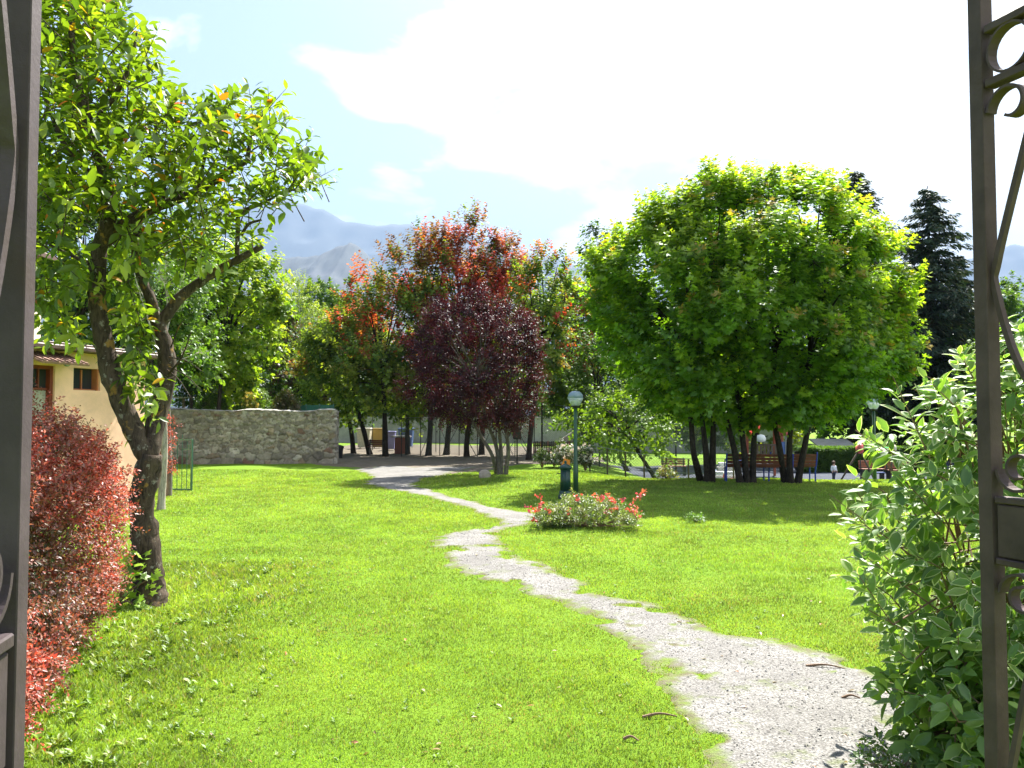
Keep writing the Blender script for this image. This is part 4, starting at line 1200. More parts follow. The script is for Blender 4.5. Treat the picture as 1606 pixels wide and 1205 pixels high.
# === PART 6: variegated shrub, flower bed, small plants
def dogwood():
    r = np.random.default_rng(91); b = np.array([2.85, 4.75, 0.0])
    root = thing('variegated_shrub', 'large shrub with cream edged green leaves at the lower right beside the gate', 'shrub', b)
    n = 1250; C = np.array([3.08, 4.85, 1.22]); Rd = np.array([1.04, .95, 1.12])
    d = rdir(r, n); d[:, 1] = np.where(r.random(n) < .7, -np.abs(d[:, 1]), d[:, 1])
    e = r.uniform(.62, 1.0, n)[:, None]
    p0 = C + d * Rd * e * (1 + .16 * (fbm(d * 2.2 + 4, 3, 6) - .5)[:, None] * 2)
    p0[:, 2] = np.maximum(p0[:, 2], .10)
    m = p0[:, 2] < .55; p0[m, 0] = C[0] + (p0[m, 0] - C[0]) * .85 + .1
    ex_ = 560; p0[:ex_] = np.stack([r.uniform(2.05, 3.6, ex_), r.uniform(3.95, 4.7, ex_), r.uniform(.08, .8, ex_)], -1); p0[:ex_, 0] += .25 * np.clip(p0[:ex_, 2] - .35, 0, 1)
    sa = nrm(d * .55 + np.array([-.25, -.1, .45]) * r.uniform(.2, 1.2, (n, 1)) + r.normal(size=(n, 3)) * .22)
    # a few long whips beyond the outline, as at the left
    def whip(px, py, qx, qy, D): return P(px, py, D), P(qx, qy, D)
    ws = [(1470, 745, 1400, 590, 4.4), (1500, 650, 1432, 610, 4.5), (1440, 880, 1300, 775, 4.4), (1400, 860, 1330, 800, 4.5), (1420, 920, 1340, 860, 4.4), (1400, 980, 1345, 900, 4.3), (1530, 600, 1500, 545, 4.4),
          (1500, 700, 1425, 665, 4.6), (1480, 820, 1410, 745, 4.5), (1440, 1000, 1350, 950, 4.3), (1560, 640, 1545, 530, 4.3), (1430, 1040, 1395, 1010, 4.2), (1480, 1100, 1400, 1080, 4.1), (1500, 640, 1460, 600, 4.4)]
    wp, wa, wl = [], [], []
    for w in ws:
        a, q = whip(*w); wp.append(a); wa.append(q - a); wl.append(np.linalg.norm(q - a))
    mb = MB()
    P1 = np.concatenate([p0, np.array(wp)]); A1 = np.concatenate([sa, nrm(np.array(wa))]); L1 = np.concatenate([r.uniform(.12, .3, n), np.array(wl)])
    p, dd, nn, s, t, idx = shoot_leaves(r, P1[:n], A1[:n], L1[:n], 7, .106, .95, .12, .006, .35, .3)
    p2, d2, n2, s2, t2, i2 = shoot_leaves(r, P1[n:], A1[n:], L1[n:], 13, .098, .85, .0, .006, .25, .3)
    p = np.concatenate([p, p2]); dd = np.concatenate([dd, d2]); nn = np.concatenate([nn, n2]); s = np.concatenate([s, s2])
    nn = nn + np.array([0, -.35, .2])
    c = pal(r, len(p), [(.15, .25, .04), (.20, .31, .05), (.26, .36, .06), (.11, .19, .04)], [.3, .3, .2, .2])
    low = sm(1.2, .35, p[:, 2])                                   # lower old leaves are plain green
    cm = pal(r, len(p), [(.50, .54, .22), (.42, .48, .16), (.58, .57, .34)])
    plain = (r.random(len(p)) < .25 + .65 * low)[:, None]; cm = np.where(plain, c * 1.1, cm)
    for j in range(0, len(P1), 3):
        a = b + np.array([r.normal() * .15, r.normal() * .15, 0])
        mb.tube([a, a * .45 + P1[j] * .55 + (0, 0, .12), P1[j], P1[j] + A1[j] * L1[j]], [.010, .007, .004, .002], 5, cap=False)
    for j in range(n, len(P1)): mb.tube([C, P1[j], P1[j] + A1[j] * L1[j]], [.006, .005, .002], 5, cap=False)
    mb.build('stems', M['twig'], root, off=b)
    leaves('foliage', p, dd, nn, s, 'vari', c, M['leaf_vari'], root, b, cm)


dogwood()


def flower_bed():
    r = np.random.default_rng(95); b = G(925, 830); D = b[1] + .35
    root = thing('flowering_shrub', 'low shrub with salmon red flowers in the lawn below the green fountain post', 'shrub', b)
    n = 620
    px = r.uniform(838, 1000, n); f = (px - 919) / 84
    topy = 780 + 34 * np.abs(f) ** 2.2 + 5 * np.sin(px * .11); py = r.uniform(topy, 824)
    dd = D + r.normal(size=n) * .28 - .25 * (py - 800) / 25
    sp_ = np.array([P(a, q, e) for a, q, e in zip(px, py, dd)]); sp_[:, 2] = np.maximum(sp_[:, 2], .03)
    sa = nrm(r.normal(size=(n, 3)) * .45 + np.array([0, -.3, .6]))
    p, d, nn, s, t, idx = shoot_leaves(r, sp_, sa, r.uniform(.08, .2, n), 14, .045, 1, .05, .006)
    c = pal(r, n, [(.15, .19, .04), (.20, .24, .06), (.10, .15, .035), (.25, .25, .10)])[idx]
    mb = MB()
    for j in range(0, n, 12): mb.tube([b + (r.normal() * .2, .3, 0), sp_[j], sp_[j] + sa[j] * .15], [.006, .004, .002], 4, cap=False)
    mb.build('stems', M['twig'], root, off=b)
    leaves('foliage', p, d, nn, s, 'diamond', c, M['leaf'], root, b)
    fl = [(905, 778), (935, 779), (946, 781), (958, 784), (955, 777), (975, 784), (962, 789), (842, 800), (848, 794), (838, 816), (861, 802), (891, 803), (850, 790), (998, 783), (1002, 776), (993, 792), (997, 806), (1000, 812),
          (984, 801), (960, 799), (951, 803), (968, 795), (940, 785), (990, 800), (845, 781), (1008, 772), (828, 799), (836, 801), (998, 798), (908, 783)]
    q = []
    for (x, y) in fl:
        for _ in range(9): q.append(P(x + r.normal() * 2.6, y + r.normal() * 2.3, D - .35 + r.normal() * .08))
    q = np.array(q); n = len(q)
    for i in range(len(fl)):
        k_ = 9; leaves('flower', q[i * 9:i * 9 + 9], rdir(r, k_) * (1, 1, .6) + (0, -.3, .3), rdir(r, k_) + (0, -1, .5), np.full(k_, .045), 'maple5', pal(r, k_, [[(.62, .10, .06), (.66, .18, .09), (.6, .08, .12)][i % 3]]), M['petal'], root, b)


flower_bed()


def leafy(name, label, cat, box, D, n, cols, size, seed, k=10, mat='leaf', L=.15, fl=None, tm='diamond', gz=True):
    """small bushy plant filling a photo box at distance D"""
    r = np.random.default_rng(seed); x0, y0, x1, y1 = box
    cx = (x0 + x1) / 2; X = P(cx, y1, D)[0]; b = np.array([X, D, float(T(X, D))]); root = thing(name, label, cat, b)
    a = r.random(n) * 2 * pi; rr = r.random(n) ** .5
    px = cx + rr * np.cos(a) * (x1 - x0) / 2; py = y1 - (y1 - y0) * np.abs(np.sin(a)) * rr
    w = (x1 - x0) * D / F
    sp_ = np.array([P(u, v, D + r.normal() * w * .22) for u, v in zip(px, py)])
    if gz: sp_[:, 2] = np.maximum(sp_[:, 2], T(sp_[:, 0], sp_[:, 1]) + .02)
    sa = nrm(r.normal(size=(n, 3)) * .5 + np.array([0, -.1, .7]))
    p, d, nn, s, t, idx = shoot_leaves(r, sp_, sa, np.full(n, L), k, size)
    mb = MB()
    for j in range(0, n, max(1, n // 25)): mb.tube([b + (0, 0, -.02), (b + sp_[j]) / 2 + (0, 0, .05), sp_[j]], [min(.012, size * .07), min(.008, size * .05), size * .03], 4, cap=False)
    mb.build('stems', M['twig'], root, off=b)
    leaves('foliage', p, d, nn, s, tm, pal(r, n, cols)[idx] * r.uniform(.8, 1.2, (len(p), 1)), M[mat], root, b)
    if fl:
        m = len(fl[0]) and int(n * fl[1]); j = r.choice(n, m); q = sp_[j] + sa[j] * L + r.normal(size=(m, 3)) * .03
        o = leaves('flowers', q, rdir(r, m), rdir(r, m) + (0, -1, .6), np.full(m, size * 1.3), 'maple5', pal(r, m, [fl[0]]), M['petal'], root, b); o['kind'] = 'stuff'
    return root


leafy('lawn_tuft', 'grey green leafy tuft at the left foot of the flowering shrub', 'plant', (846, 812, 896, 838), 14.2, 130, [(.11, .17, .05), (.15, .2, .08), (.2, .22, .12)], .05, 401)
leafy('lawn_tuft', 'small round weed tuft in the lawn right of the flowering shrub', 'plant', (1078, 810, 1104, 822), 15.0, 26, [(.11, .2, .02), (.15, .24, .02)], .05, 402)
leafy('grey_bush', 'low green bush behind the lawn just left of the fountain post', 'bush', (838, 706, 862, 727), 32, 90, [(.12, .17, .05), (.09, .13, .04)], .08, 403)
leafy('grey_bush', 'dark low bush beside the white flowered one near the fountain post', 'bush', (858, 708, 880, 728), 32.3, 90, [(.04, .07, .03), (.06, .09, .04)], .08, 404)
leafy('white_flower_bush', 'low bush flecked with white flowers directly behind the fountain post', 'bush', (868, 700, 905, 727), 31.5, 150, [(.10, .15, .05), (.14, .19, .07)], .08, 405, fl=((.72, .7, .66), 1.2))
leafy('white_flower_bush', 'low bush with white flowers right of the tall lamp foot', 'bush', (905, 702, 930, 730), 31.0, 110, [(.10, .14, .06), (.05, .09, .04)], .08, 406, fl=((.7, .7, .68), .8))
leafy('yellow_shrub', 'thin yellow green shrub above the white flowered bush', 'bush', (868, 690, 892, 712), 32, 60, [(.2, .27, .03), (.14, .2, .03)], .09, 407)
leafy('yellow_flower_plant', 'tall yellow flowering plant over the middle of the stone wall', 'plant', (383, 618, 402, 645), 36, 60, [(.2, .24, .03)], .1, 408, fl=((.6, .5, .08), 1.0), gz=False)
leafy('garden_bush', 'sunlit light green bush over the left part of the stone wall', 'bush', (300, 612, 360, 660), 37, 260, [(.09, .15, .03), (.13, .2, .04), (.06, .1, .02)], .12, 409)
leafy('garden_bush', 'silver leaved bush above the stone wall near the fruit tree', 'bush', (335, 600, 368, 640), 38, 160, [(.2, .23, .18), (.14, .18, .12)], .12, 410, gz=False)
leafy('garden_bush', 'dry brownish bush above the right half of the stone wall', 'bush', (428, 614, 470, 650), 37, 220, [(.14, .11, .05), (.10, .09, .04), (.08, .1, .03)], .12, 411)
leafy('garden_bush', 'grassy green bush above the middle of the stone wall', 'bush', (360, 605, 430, 655), 38.5, 300, [(.10, .17, .03), (.07, .12, .02), (.15, .2, .04)], .13, 412)
leafy('lawn_tuft', 'yellow topped wild plant at the foot of the left maple stems', 'plant', (1030, 732, 1062, 750), 26.3, 70, [(.14, .2, .03), (.24, .18, .05)], .07, 413)
leafy('ground_weed', 'dark weed clump spreading on the gravel under the variegated shrub', 'plant', (1330, 1150, 1480, 1215), 4.4, 60, [(.07, .13, .02), (.1, .16, .03)], .035, 414, L=.06)

# === PART 7: street furniture, playground
def lathe_thing(name, label, cat, loc, prof, mat): pass


def lamp_post(label, loc, H, rpole, Rg):
    g = thing('street_lamp', label, 'street lamp', loc, 0, 'green park lamps')
    pole = MB().lathe([(rpole * 1.25, -.05), (rpole * 1.25, H * .28), (rpole, H * .29), (rpole * .9, H - 2 * Rg)], sides=14).build('pole', M['lamp_green'], g, smooth=True)
    MB().lathe([(rpole * 1.3, H - 2.1 * Rg), (rpole * 1.6, H - 2 * Rg), (Rg * .55, H - 1.94 * Rg), (Rg * .55, H - 1.86 * Rg)], sides=16).build('collar', M['dark_metal'], g)
    MB().lathe([(Rg * .50, H - 1.86 * Rg), (Rg * .78, H - 1.4 * Rg), (Rg * 1.0, H - .92 * Rg)], sides=24).build('diffuser', M['globe_low'], g, smooth=True)
    MB().lathe([(Rg * 1.0, H - .91 * Rg), (Rg * .93, H - .55 * Rg), (Rg * .75, H - .25 * Rg), (Rg * .45, H - .06 * Rg), (.01, H)], sides=24).build('hood', M['globe_top'], g, smooth=True)
    MB().lathe([(Rg * .1, H - 1.85 * Rg), (Rg * .22, H - 1.4 * Rg), (Rg * .2, H - 1.1 * Rg), (.005, H - .95 * Rg)], sides=12).build('bulb', M['white_plastic'], g, smooth=True)
    return g


b = G(903, 776); s_ = b[1] / F
lamp_post('green lamp post with clear globe beside the fountain post', b, (776 - 614) * s_, .052, 12.5 * s_)
b = np.array([P(1371, 700, 27.0)[0], 27.0, 0]); b[2] = float(T(b[0], b[1])); zt = P(1371, 622, 27.0)[2]
lamp_post('green lamp post standing beside the small swing frame right of the maple clump', b, zt - b[2], .05, .22)


def fountain():
    b = G(887, 783); s = b[1] / F; H = 60 * s; R0 = 9.0 * s
    g = thing('fountain_post', 'dark green fluted cast iron drinking fountain post beside the lamp', 'fountain', b)
    MB().lathe([(R0 * 1.3, -.03), (R0 * 1.3, H * .10), (R0 * 1.12, H * .13), (R0 * 1.12, H * .2), (R0 * .98, H * .22)], sides=24).build('base', M['green_paint'], g, smooth=True)
    MB().lathe([(R0 * .93, H * .22, 1), (R0 * .86, H * .76, 1)], sides=60, flute=15, fa=.09).build('column', M['green_paint'], g, smooth=True)
    MB().lathe([(R0 * .9, H * .76), (R0 * 1.05, H * .79), (R0 * 1.12, H * .81), (R0 * 1.12, H * .84), (R0 * .85, H * .865), (R0 * .45, H * .90), (R0 * .2, H * .92), (R0 * .2, H * .94), (R0 * .26, H * .96), (R0 * .18, H * .99), (.005, H)], sides=24).build('cap', M['green_paint'], g, smooth=True)
    MB().tube([(-R0 * .8, -.02, H * .66), (-R0 * 1.35, -.03, H * .665), (-R0 * 1.6, -.03, H * .64)], .010, 8).tube([(-R0 * 1.3, -.03, H * .66), (-R0 * 1.3, -.03, H * .71)], .007, 6).build('spout', M['dark_metal'], g)


fountain()


def bench_back(label, c, rz, W, H=.84):
    """park bench: local -y is its back (towards the camera), blue tube ends"""
    g = thing('park_bench', label, 'bench', c, rz, 'blue framed benches under the maples')
    for sx in (-1, 1):
        x = sx * W / 2
        MB().tube(spline([(x, .02, -.02), (x, .02, .28), (x, -.02, .42), (x, -.10, .72), (x, -.13, H - .03), (x * .985, -.12, H)], 5), .024, 10).build('leg', M['blue_paint'], g, smooth=True)
        MB().tube(spline([(x, .02, .40), (x, .10, .43), (x, .34, .43), (x, .41, .38), (x, .42, .2), (x, .42, -.02)], 5), .022, 10).build('front_leg', M['blue_paint'], g, smooth=True)
        MB().tube(spline([(x, -.06, .62), (x, .15, .66), (x, .34, .62), (x, .40, .52), (x, .42, .38)], 5), .018, 8).build('armrest', M['blue_paint'], g, smooth=True)
    st = MB()
    for k in range(4): st.box((0, .05 + k * .095, .445), (W - .04, .08, .03), bev=.006)
    st.build('seat', M['slat'], g)
    bk = MB()
    for k in range(4): bk.box((0, -.045 - k * .025, .50 + k * .095), (W - .04, .028, .086), rx=.24, bev=.006)
    bk.build('backrest', M['slat'], g)
    return g


c1 = P(1191, 757, 24.35); c1[2] = float(T(c1[0], 24.35))
w1 = 100 * 24.35 / F
bench_back('blue framed bench with brown slats behind the middle maple stems', c1, math.radians(-8), w1)
c2 = P(1243, 757, 24.75); c2[2] = float(T(c2[0], 24.75))
bench_back('blue framed bench at the right end of the pair under the maple clump', c2, math.radians(4), 72 * 24.75 / F + .05, .88)


def low_bench(label, box, D, mat='slat'):
    x0, y0, x1, y1 = box; X = P((x0 + x1) / 2, y1, D)[0]; W = (x1 - x0) * D / F; g = thing('slatted_bench', label, 'bench', (X, D, float(T(X, D))), 0, 'brown slatted playground benches')
    H = .78
    for sx in (-1, 1):
        MB().box((sx * (W / 2 - .08), 0, .2), (.05, .4, .42), bev=.005).box((sx * (W / 2 - .08), .2, .55), (.05, .05, .5), rx=-.15).build('leg', M['dark_metal'], g)
    st = MB(); [st.box((0, -.16 + k * .11, .43), (W, .09, .03), bev=.005) for k in range(4)]; st.build('seat', M[mat], g)
    bk = MB(); [bk.box((0, .2 + k * .012, .53 + k * .1), (W, .03, .085), rx=-.15, bev=.005) for k in range(3)]; bk.build('backrest', M[mat], g)
    return g


M['slat2'] = paint('orange_brown_slat', (.30, .10, .045), .6, 0, .3, 9, .3)
low_bench('brown slatted bench left of the second lamp post before the clipped hedge', (1350, 733, 1386, 750), 35.5, 'slat2')
low_bench('brown slatted bench right of the second lamp post before the clipped hedge', (1391, 733, 1431, 750), 35.3, 'slat2')
low_bench('red brown bench beyond the wire fence left of the maple stems', (1038, 716, 1076, 731), 38, 'slat2')
low_bench('brown bench with side table among the left maple trunks', (577, 690, 605, 712), 43, 'slat')


def clipped_hedge():
    D = 40.0; x0, x1 = P(1255, 700, D)[0], P(1470, 700, D)[0]; g = thing('clipped_hedge', 'long dark clipped hedge with sunlit flat top behind the playground', 'hedge', ((x0 + x1) / 2, D, -.75))
    r = np.random.default_rng(111); n = 5200; zt = P(0, 704, D)[2]
    face = r.random(n); x = r.uniform(x0, x1, n)
    y = np.where(face < .5, D + r.uniform(0, .12, n), D + r.uniform(0, 1.1, n)); z = np.where(face < .5, r.uniform(-.75, zt, n), zt - r.uniform(0, .12, n)) + (fbm(np.stack([x, y], -1) * 1.2, 2, 3) - .5) * .12
    sp_ = np.stack([x, y, z], -1); sa = nrm(np.where((face < .5)[:, None], [[0, -1, .3]], [[0, 0, 1.]]) + r.normal(size=(n, 3)) * .4)
    p, d, nn, s, t, idx = shoot_leaves(r, sp_, sa, np.full(n, .12), 7, .10)
    MB().box(((x0 + x1) / 2, D + .6, (zt - .75) / 2 - .06), (x1 - x0 - .1, .9, zt + .75 - .2), bev=.06).build('branch_core', M['bark'], g, off=((x0 + x1) / 2, D, -.75))
    leaves('foliage', p, d, nn, s, 'diamond', pal(r, n, [(.06, .12, .015), (.09, .17, .02)])[idx], M['leaf_far'], g, ((x0 + x1) / 2, D, -.75))


clipped_hedge()


def swing():
    D = 32.5
    a = P(1348, 703, D); e = P(1400, 703, D + 1.2); g = thing('swing_frame', 'small swing frame with pink joint and green crossbar beside the second lamp post', 'swing', (a[0], D, float(T(a[0], D))))
    o = np.array([a[0], D, float(T(a[0], D))]); a = a - o; e = e - o
    MB().tube([a, e], .045, 10).build('crossbar', M['swing_green'], g, smooth=True)
    MB().tube([a + (-.06, 0, -.02), a + (.08, .01, -.02)], .20, 14).build('joint', M['pink'], g, smooth=True)
    MB().tube([e + (-.04, 0, -.02), e + (.08, .01, -.02)], .16, 14).build('joint', M['cream_plastic'], g, smooth=True)
    for q, (dx, dy) in ((a, (-.72, .35)), (a, (.55, -.3)), (e, (-.35, -.5)), (e, (.75, .3))):
        f = q + (dx, dy, 0); f[2] = -.02; MB().tube([q + (0, 0, -.05), f], .035, 8).build('leg', M['wood_post'], g, smooth=True)
    m = (a + e) / 2 + (.1, 0, 0)
    for s in (-.15, .15): MB().tube([m + (s, 0, 0), m + (s, 0, -.95)], .01, 5).build('chain', M['dark_metal'], g)
    MB().box(m + (0, 0, -.97), (.36, .18, .04), bev=.01).build('swing_seat', M['blue_plastic'], g)


swing()


def play_tower():
    D = 37.0; b = P(1205, 715, D); b[2] = float(T(b[0], D)); g = thing('play_tower', 'wooden play tower with red roof and blue panels behind the blue benches', 'play tower', b)
    def lz(y): return P(0, y, D)[2] - b[2]
    wpx = D / F
    for sx in (-1, 1):
        for sy in (0, 1): MB().box((sx * .62, sy * 1.1, lz(665) / 2), (.1, .1, lz(665)), bev=.01).build('post', M['brick'], g)
    MB().box((0, .55, lz(715)), (1.3, 1.2, .08)).build('platform', M['wood_post'], g)
    pn = MB()
    for k in range(7): pn.box((-.5 + k * .165, -.03, lz(706)), (.11, .04, .55))
    pn.box((0, -.06, lz(698)), (1.2, .03, .07)); pn.box((0, -.06, lz(713)), (1.2, .03, .07)); pn.build('railing', M['wood_post'], g)
    MB().box((.62, -.06, lz(704)), (.36, .05, .62), bev=.01).build('panel', M['blue_plastic'], g)
    # steep red roof, two slabs
    z0, z1 = lz(682), lz(652)
    rf = MB()
    for s in (-1, 1):
        rf.add([(s * .75 + .1, -.15, z0), (.1, -.15, z1), (.1, 1.3, z1), (s * .75 + .1, 1.3, z0), (s * .75 + .1, -.15, z0 - .06), (.1, -.15, z1 - .06), (.1, 1.3, z1 - .06), (s * .75 + .1, 1.3, z0 - .06)],
               [(0, 1, 2, 3), (7, 6, 5, 4), (0, 4, 5, 1), (1, 5, 6, 2), (2, 6, 7, 3), (3, 7, 4, 0)])
    rf.build('roof', M['red'], g)
    MB().lathe([(.01, 0), (.16, .05), (.2, .18), (.14, .3), (.01, .34)], (.75, -.1, lz(684)), 14).build('ball', M['pink'], g, smooth=True)
    MB().box((.75, -.1, lz(684) / 2), (.05, .05, lz(684))).build('pole', M['grey_metal'], g)
    MB().lathe([(.01, 0), (.2, .06), (.22, .2), (.15, .33), (.01, .36)], (-.38, -.2, lz(694)), 14).build('dome_window', M['white_plastic'], g, smooth=True)
    # slide with side walls
    q = spline([(-.7, .4, lz(715)), (-1.1, .3, lz(722)), (-1.9, .1, .35), (-2.4, 0, .3)], 6)
    MB().tube(q, .2, flat=(.5, .05, (.15, 1., 0))).build('slide', M['blue_plastic'], g)


play_tower()


def small_stuff():
    # spring toy and small red seat near the stems
    D = 29; b = P(1142, 752, D); b[2] = float(T(b[0], D)); g = thing('toy_tricycle', 'small pink toy tricycle standing behind the maple stems', 'toy', b)
    for (x, y, rr) in ((-.22, 0, .16), (.2, -.14, .11), (.2, .14, .11)):
        MB().tube([(x, y - .02, rr), (x, y + .02, rr)], rr, 16).build('wheel', M['white_plastic'], g)
    MB().tube([(-.22, 0, .16), (-.14, 0, .48)], .02, 8).tube([(-.18, 0, .3), (.2, 0, .16)], .022, 8).tube([(.2, -.14, .11), (.2, .14, .11)], .015, 8).build('frame', M['pink'], g)
    MB().tube([(-.12, -.18, .5), (-.14, 0, .48), (-.12, .18, .5)], .014, 8).build('handlebar', M['white_plastic'], g)
    MB().box((.14, 0, .3), (.2, .18, .05), bev=.02).build('seat', M['pink'], g)
    # steps with white edges
    D = 33; b = P(1138, 738, D); b[2] = float(T(b[0], D)); g = thing('low_steps', 'short flight of pale edged steps behind the left maple stems', 'steps', b)
    for k in range(5): MB().box((k * .09, k * .28, .08 + k * .16), (1.1 - k * .1, .3, .16), bev=.01).build('step', M['concrete'] if k % 2 else M['white_plastic'], g)
    # rubbish bin by wall
    b = G(530, 719); s = b[1] / F
    g = thing('rubbish_bin', 'black rubbish bin against the right end of the stone wall', 'bin', b)
    MB().lathe([(.2, -.01), (.24, .44), (.27, .45), (.27, .52), (.24, .52)], sides=18).build('body', M['black_plastic'], g, smooth=False)
    MB().lathe([(.28, .523), (.27, .56), (.1, .62), (.01, .63)], sides=18).build('lid', M['black_plastic'], g, smooth=True)
    # hanging litter box on a post with braces
    D = 34; b = P(811, 718, D); b[2] = float(T(b[0], D)); g = thing('litter_box', 'black litter box on a slim post right of the plum stems', 'bin', b)
    H = P(0, 655, D)[2] - b[2]
    MB().tube([(0, 0, -.05), (0, 0, H)], .03, 8).build('post', M['dark_metal'], g)
    z = P(0, 681, D)[2] - b[2]
    MB().box((.0, -.18, z), (.34, .30, .42), bev=.03).build('box', M['black_plastic'], g)
    MB().box((.0, -.18, z + .23), (.38, .34, .04), bev=.01).build('lid', M['dark_metal'], g)
    for sx in (-1, 1): MB().tube([(0, 0, z - .1), (sx * .4, .05, z - .75)], .018, 6).build('brace', M['grey_metal'], g)
    # brick barbecue with slab
    D = 44; b = P(628, 711, D); b[2] = float(T(b[0], D)); g = thing('brick_grill', 'square brick grill with overhanging grey slab among the maple trunks', 'grill', b)
    MB().box((0, .3, .42), (.62, .6, .86), bev=.01).build('base', M['brick'], g)
    MB().box((0, .3, .90), (.98, .9, .07), bev=.01).build('slab', M['concrete'], g)
    for (X, lab, m, w, dd) in ((612, 'lilac blue recycling bin left of the brick grill', 'lilac_plastic', .5, 47), (570, 'cream recycling container between the left maple trunks', 'cream_plastic', .8, 50),
                           (592, 'yellow recycling container behind the slatted bench', 'yellow', .75, 51), (636, 'blue recycling container behind the brick grill', 'blue_plastic', .9, 52)):
        b = P(X, 705, dd); b[2] = float(T(b[0], dd)); g = thing('recycling_bin', lab, 'bin', b)
        h = 1.15 if w > .6 else 1.0
        MB().add([(sx * w / 2 * k, sy * w / 2 * k + .3, z) for (z, k) in ((0.08, .82), (h, 1.0)) for sx, sy in ((-1, -1), (1, -1), (1, 1), (-1, 1))],
                 [(3, 2, 1, 0), (4, 5, 6, 7), (0, 1, 5, 4), (1, 2, 6, 5), (2, 3, 7, 6), (3, 0, 4, 7)]).build('body', M[m], g)
        MB().box((0, .3, h + .05), (w * 1.08, w * 1.08, .09), bev=.03).build('lid', M[m], g)
        for sx in (-1, 1): MB().tube([(sx * w * .38 - .02, .3 + w * .35, .08), (sx * w * .38 + .02, .3 + w * .35, .08)], .08, 12).build('wheel', M['black_plastic'], g)
    # orange ball-like flag plant marker
    D = 30.5; b = P(887, 722, D); b[2] = float(T(b[0], D)); g = thing('orange_marker', 'small orange panel on a stick above the fountain post cap', 'marker', b)
    MB().tube([(0, 0, -.02), (0, 0, .3)], .012, 6).build('stick', M['wood_post'], g)
    MB().add([(-.16, 0, .16), (.16, 0, .12), (.17, .03, .36), (-.05, .02, .42), (-.16, .02, .16), (.16, .02, .12), (.17, .05, .36), (-.05, .04, .42)], [(0, 1, 2, 3), (7, 6, 5, 4), (0, 4, 5, 1), (1, 5, 6, 2), (2, 6, 7, 3), (3, 7, 4, 0)]).build('panel', M['orange'], g)
    # stone lying on the lawn by the plum
    b = G(760, 750); r = np.random.default_rng(8); d = rdir(r, 1)
    V = []; Fc = []; nu, nv = 12, 8
    for i in range(nv + 1):
        for j in range(nu):
            a, e = j * 2 * pi / nu, -pi / 2 + pi * i / nv; q = np.array([math.cos(a) * math.cos(e), math.sin(a) * math.cos(e), math.sin(e)])
            V.append(q * (.20, .16, .17) * (.75 + .5 * float(fbm(q[None] * 1.4 + 5, 3, 2)[0])) + (0, 0, .09))
    Fc = [(i * nu + j, i * nu + (j + 1) % nu, (i + 1) * nu + (j + 1) % nu, (i + 1) * nu + j) for i in range(nv) for j in range(nu)]
    o = MB().add(V, Fc).build('boulder', M['stone_light']); o.location = b; tag(o, 'pale stone lying on the lawn left of the plum stems', 'stone')
    # little well roof above the wall
    D = 37; b = P(288, 650, D); b[2] = 0; g = thing('bird_table', 'small pale bird table standing behind the stone wall', 'bird table', b)
    z = P(0, 628, D)[2]
    MB().box((0, 0, z / 2 + .1), (.1, .1, z)).build('post', M['wood_post'], g); MB().box((0, 0, z + .12), (.75, .5, .06)).build('tray', M['concrete'], g)
    D = 37; b = P(320, 650, D); b[2] = 0; o = MB().tube(spline([(0, 0, -.1), (.02, 0, 1.6), (-.04, 0, P(0, 622, D)[2]), (-.12, 0, P(0, 590, D)[2])], 4), np.linspace(.09, .05, 13), 8, jit=.3)
    g = thing('tree_stump', 'bare brown pole like trunk rising behind the stone wall', 'tree', b); o.build('trunk', M['bark_lichen'], g, smooth=True)
    # green screen panels behind wall
    x0, x1 = P(440, 640, 38)[0], P(523, 640, 36)[0]
    g = thing('green_screen', 'teal mesh screen fence rising behind the right end of the stone wall', 'fence', (x0, 38, 0))
    zt = P(0, 634, 37)[2]
    for k in range(5):
        f = k / 4; MB().box(((x1 - x0) * f, -2 * f, zt / 2), (.06, .06, zt)).build('post', M['teal_paint'], g)
    MB().box(((x1 - x0) / 2, -1, zt - .5), (math.hypot(x1 - x0, 2), .015, .9), rz=math.atan2(-2, x1 - x0)).build('mesh_panel', M['teal_mesh'], g)
    # pale slope roof behind clipped hedge
    D = 46; a = P(1288, 704, D); e = P(1348, 704, D); g = thing('garden_shed', 'low shed with pale grey sloping roof behind the clipped hedge', 'shed', ((a[0] + e[0]) / 2, D, -.75))
    w = e[0] - a[0]; zt = P(0, 704, D)[2] + .75
    MB().box((0, 1, zt / 2), (w * .9, 1.8, zt)).build('wall', M['wood_post'], g); MB().box((0, .6, zt + .15), (w, 2.6, .08), rx=.25).build('roof', M['concrete'], g)


M['teal_mesh'] = paint('teal_mesh', (.03, .14, .11), .7, 0, .3, 20)
small_stuff()


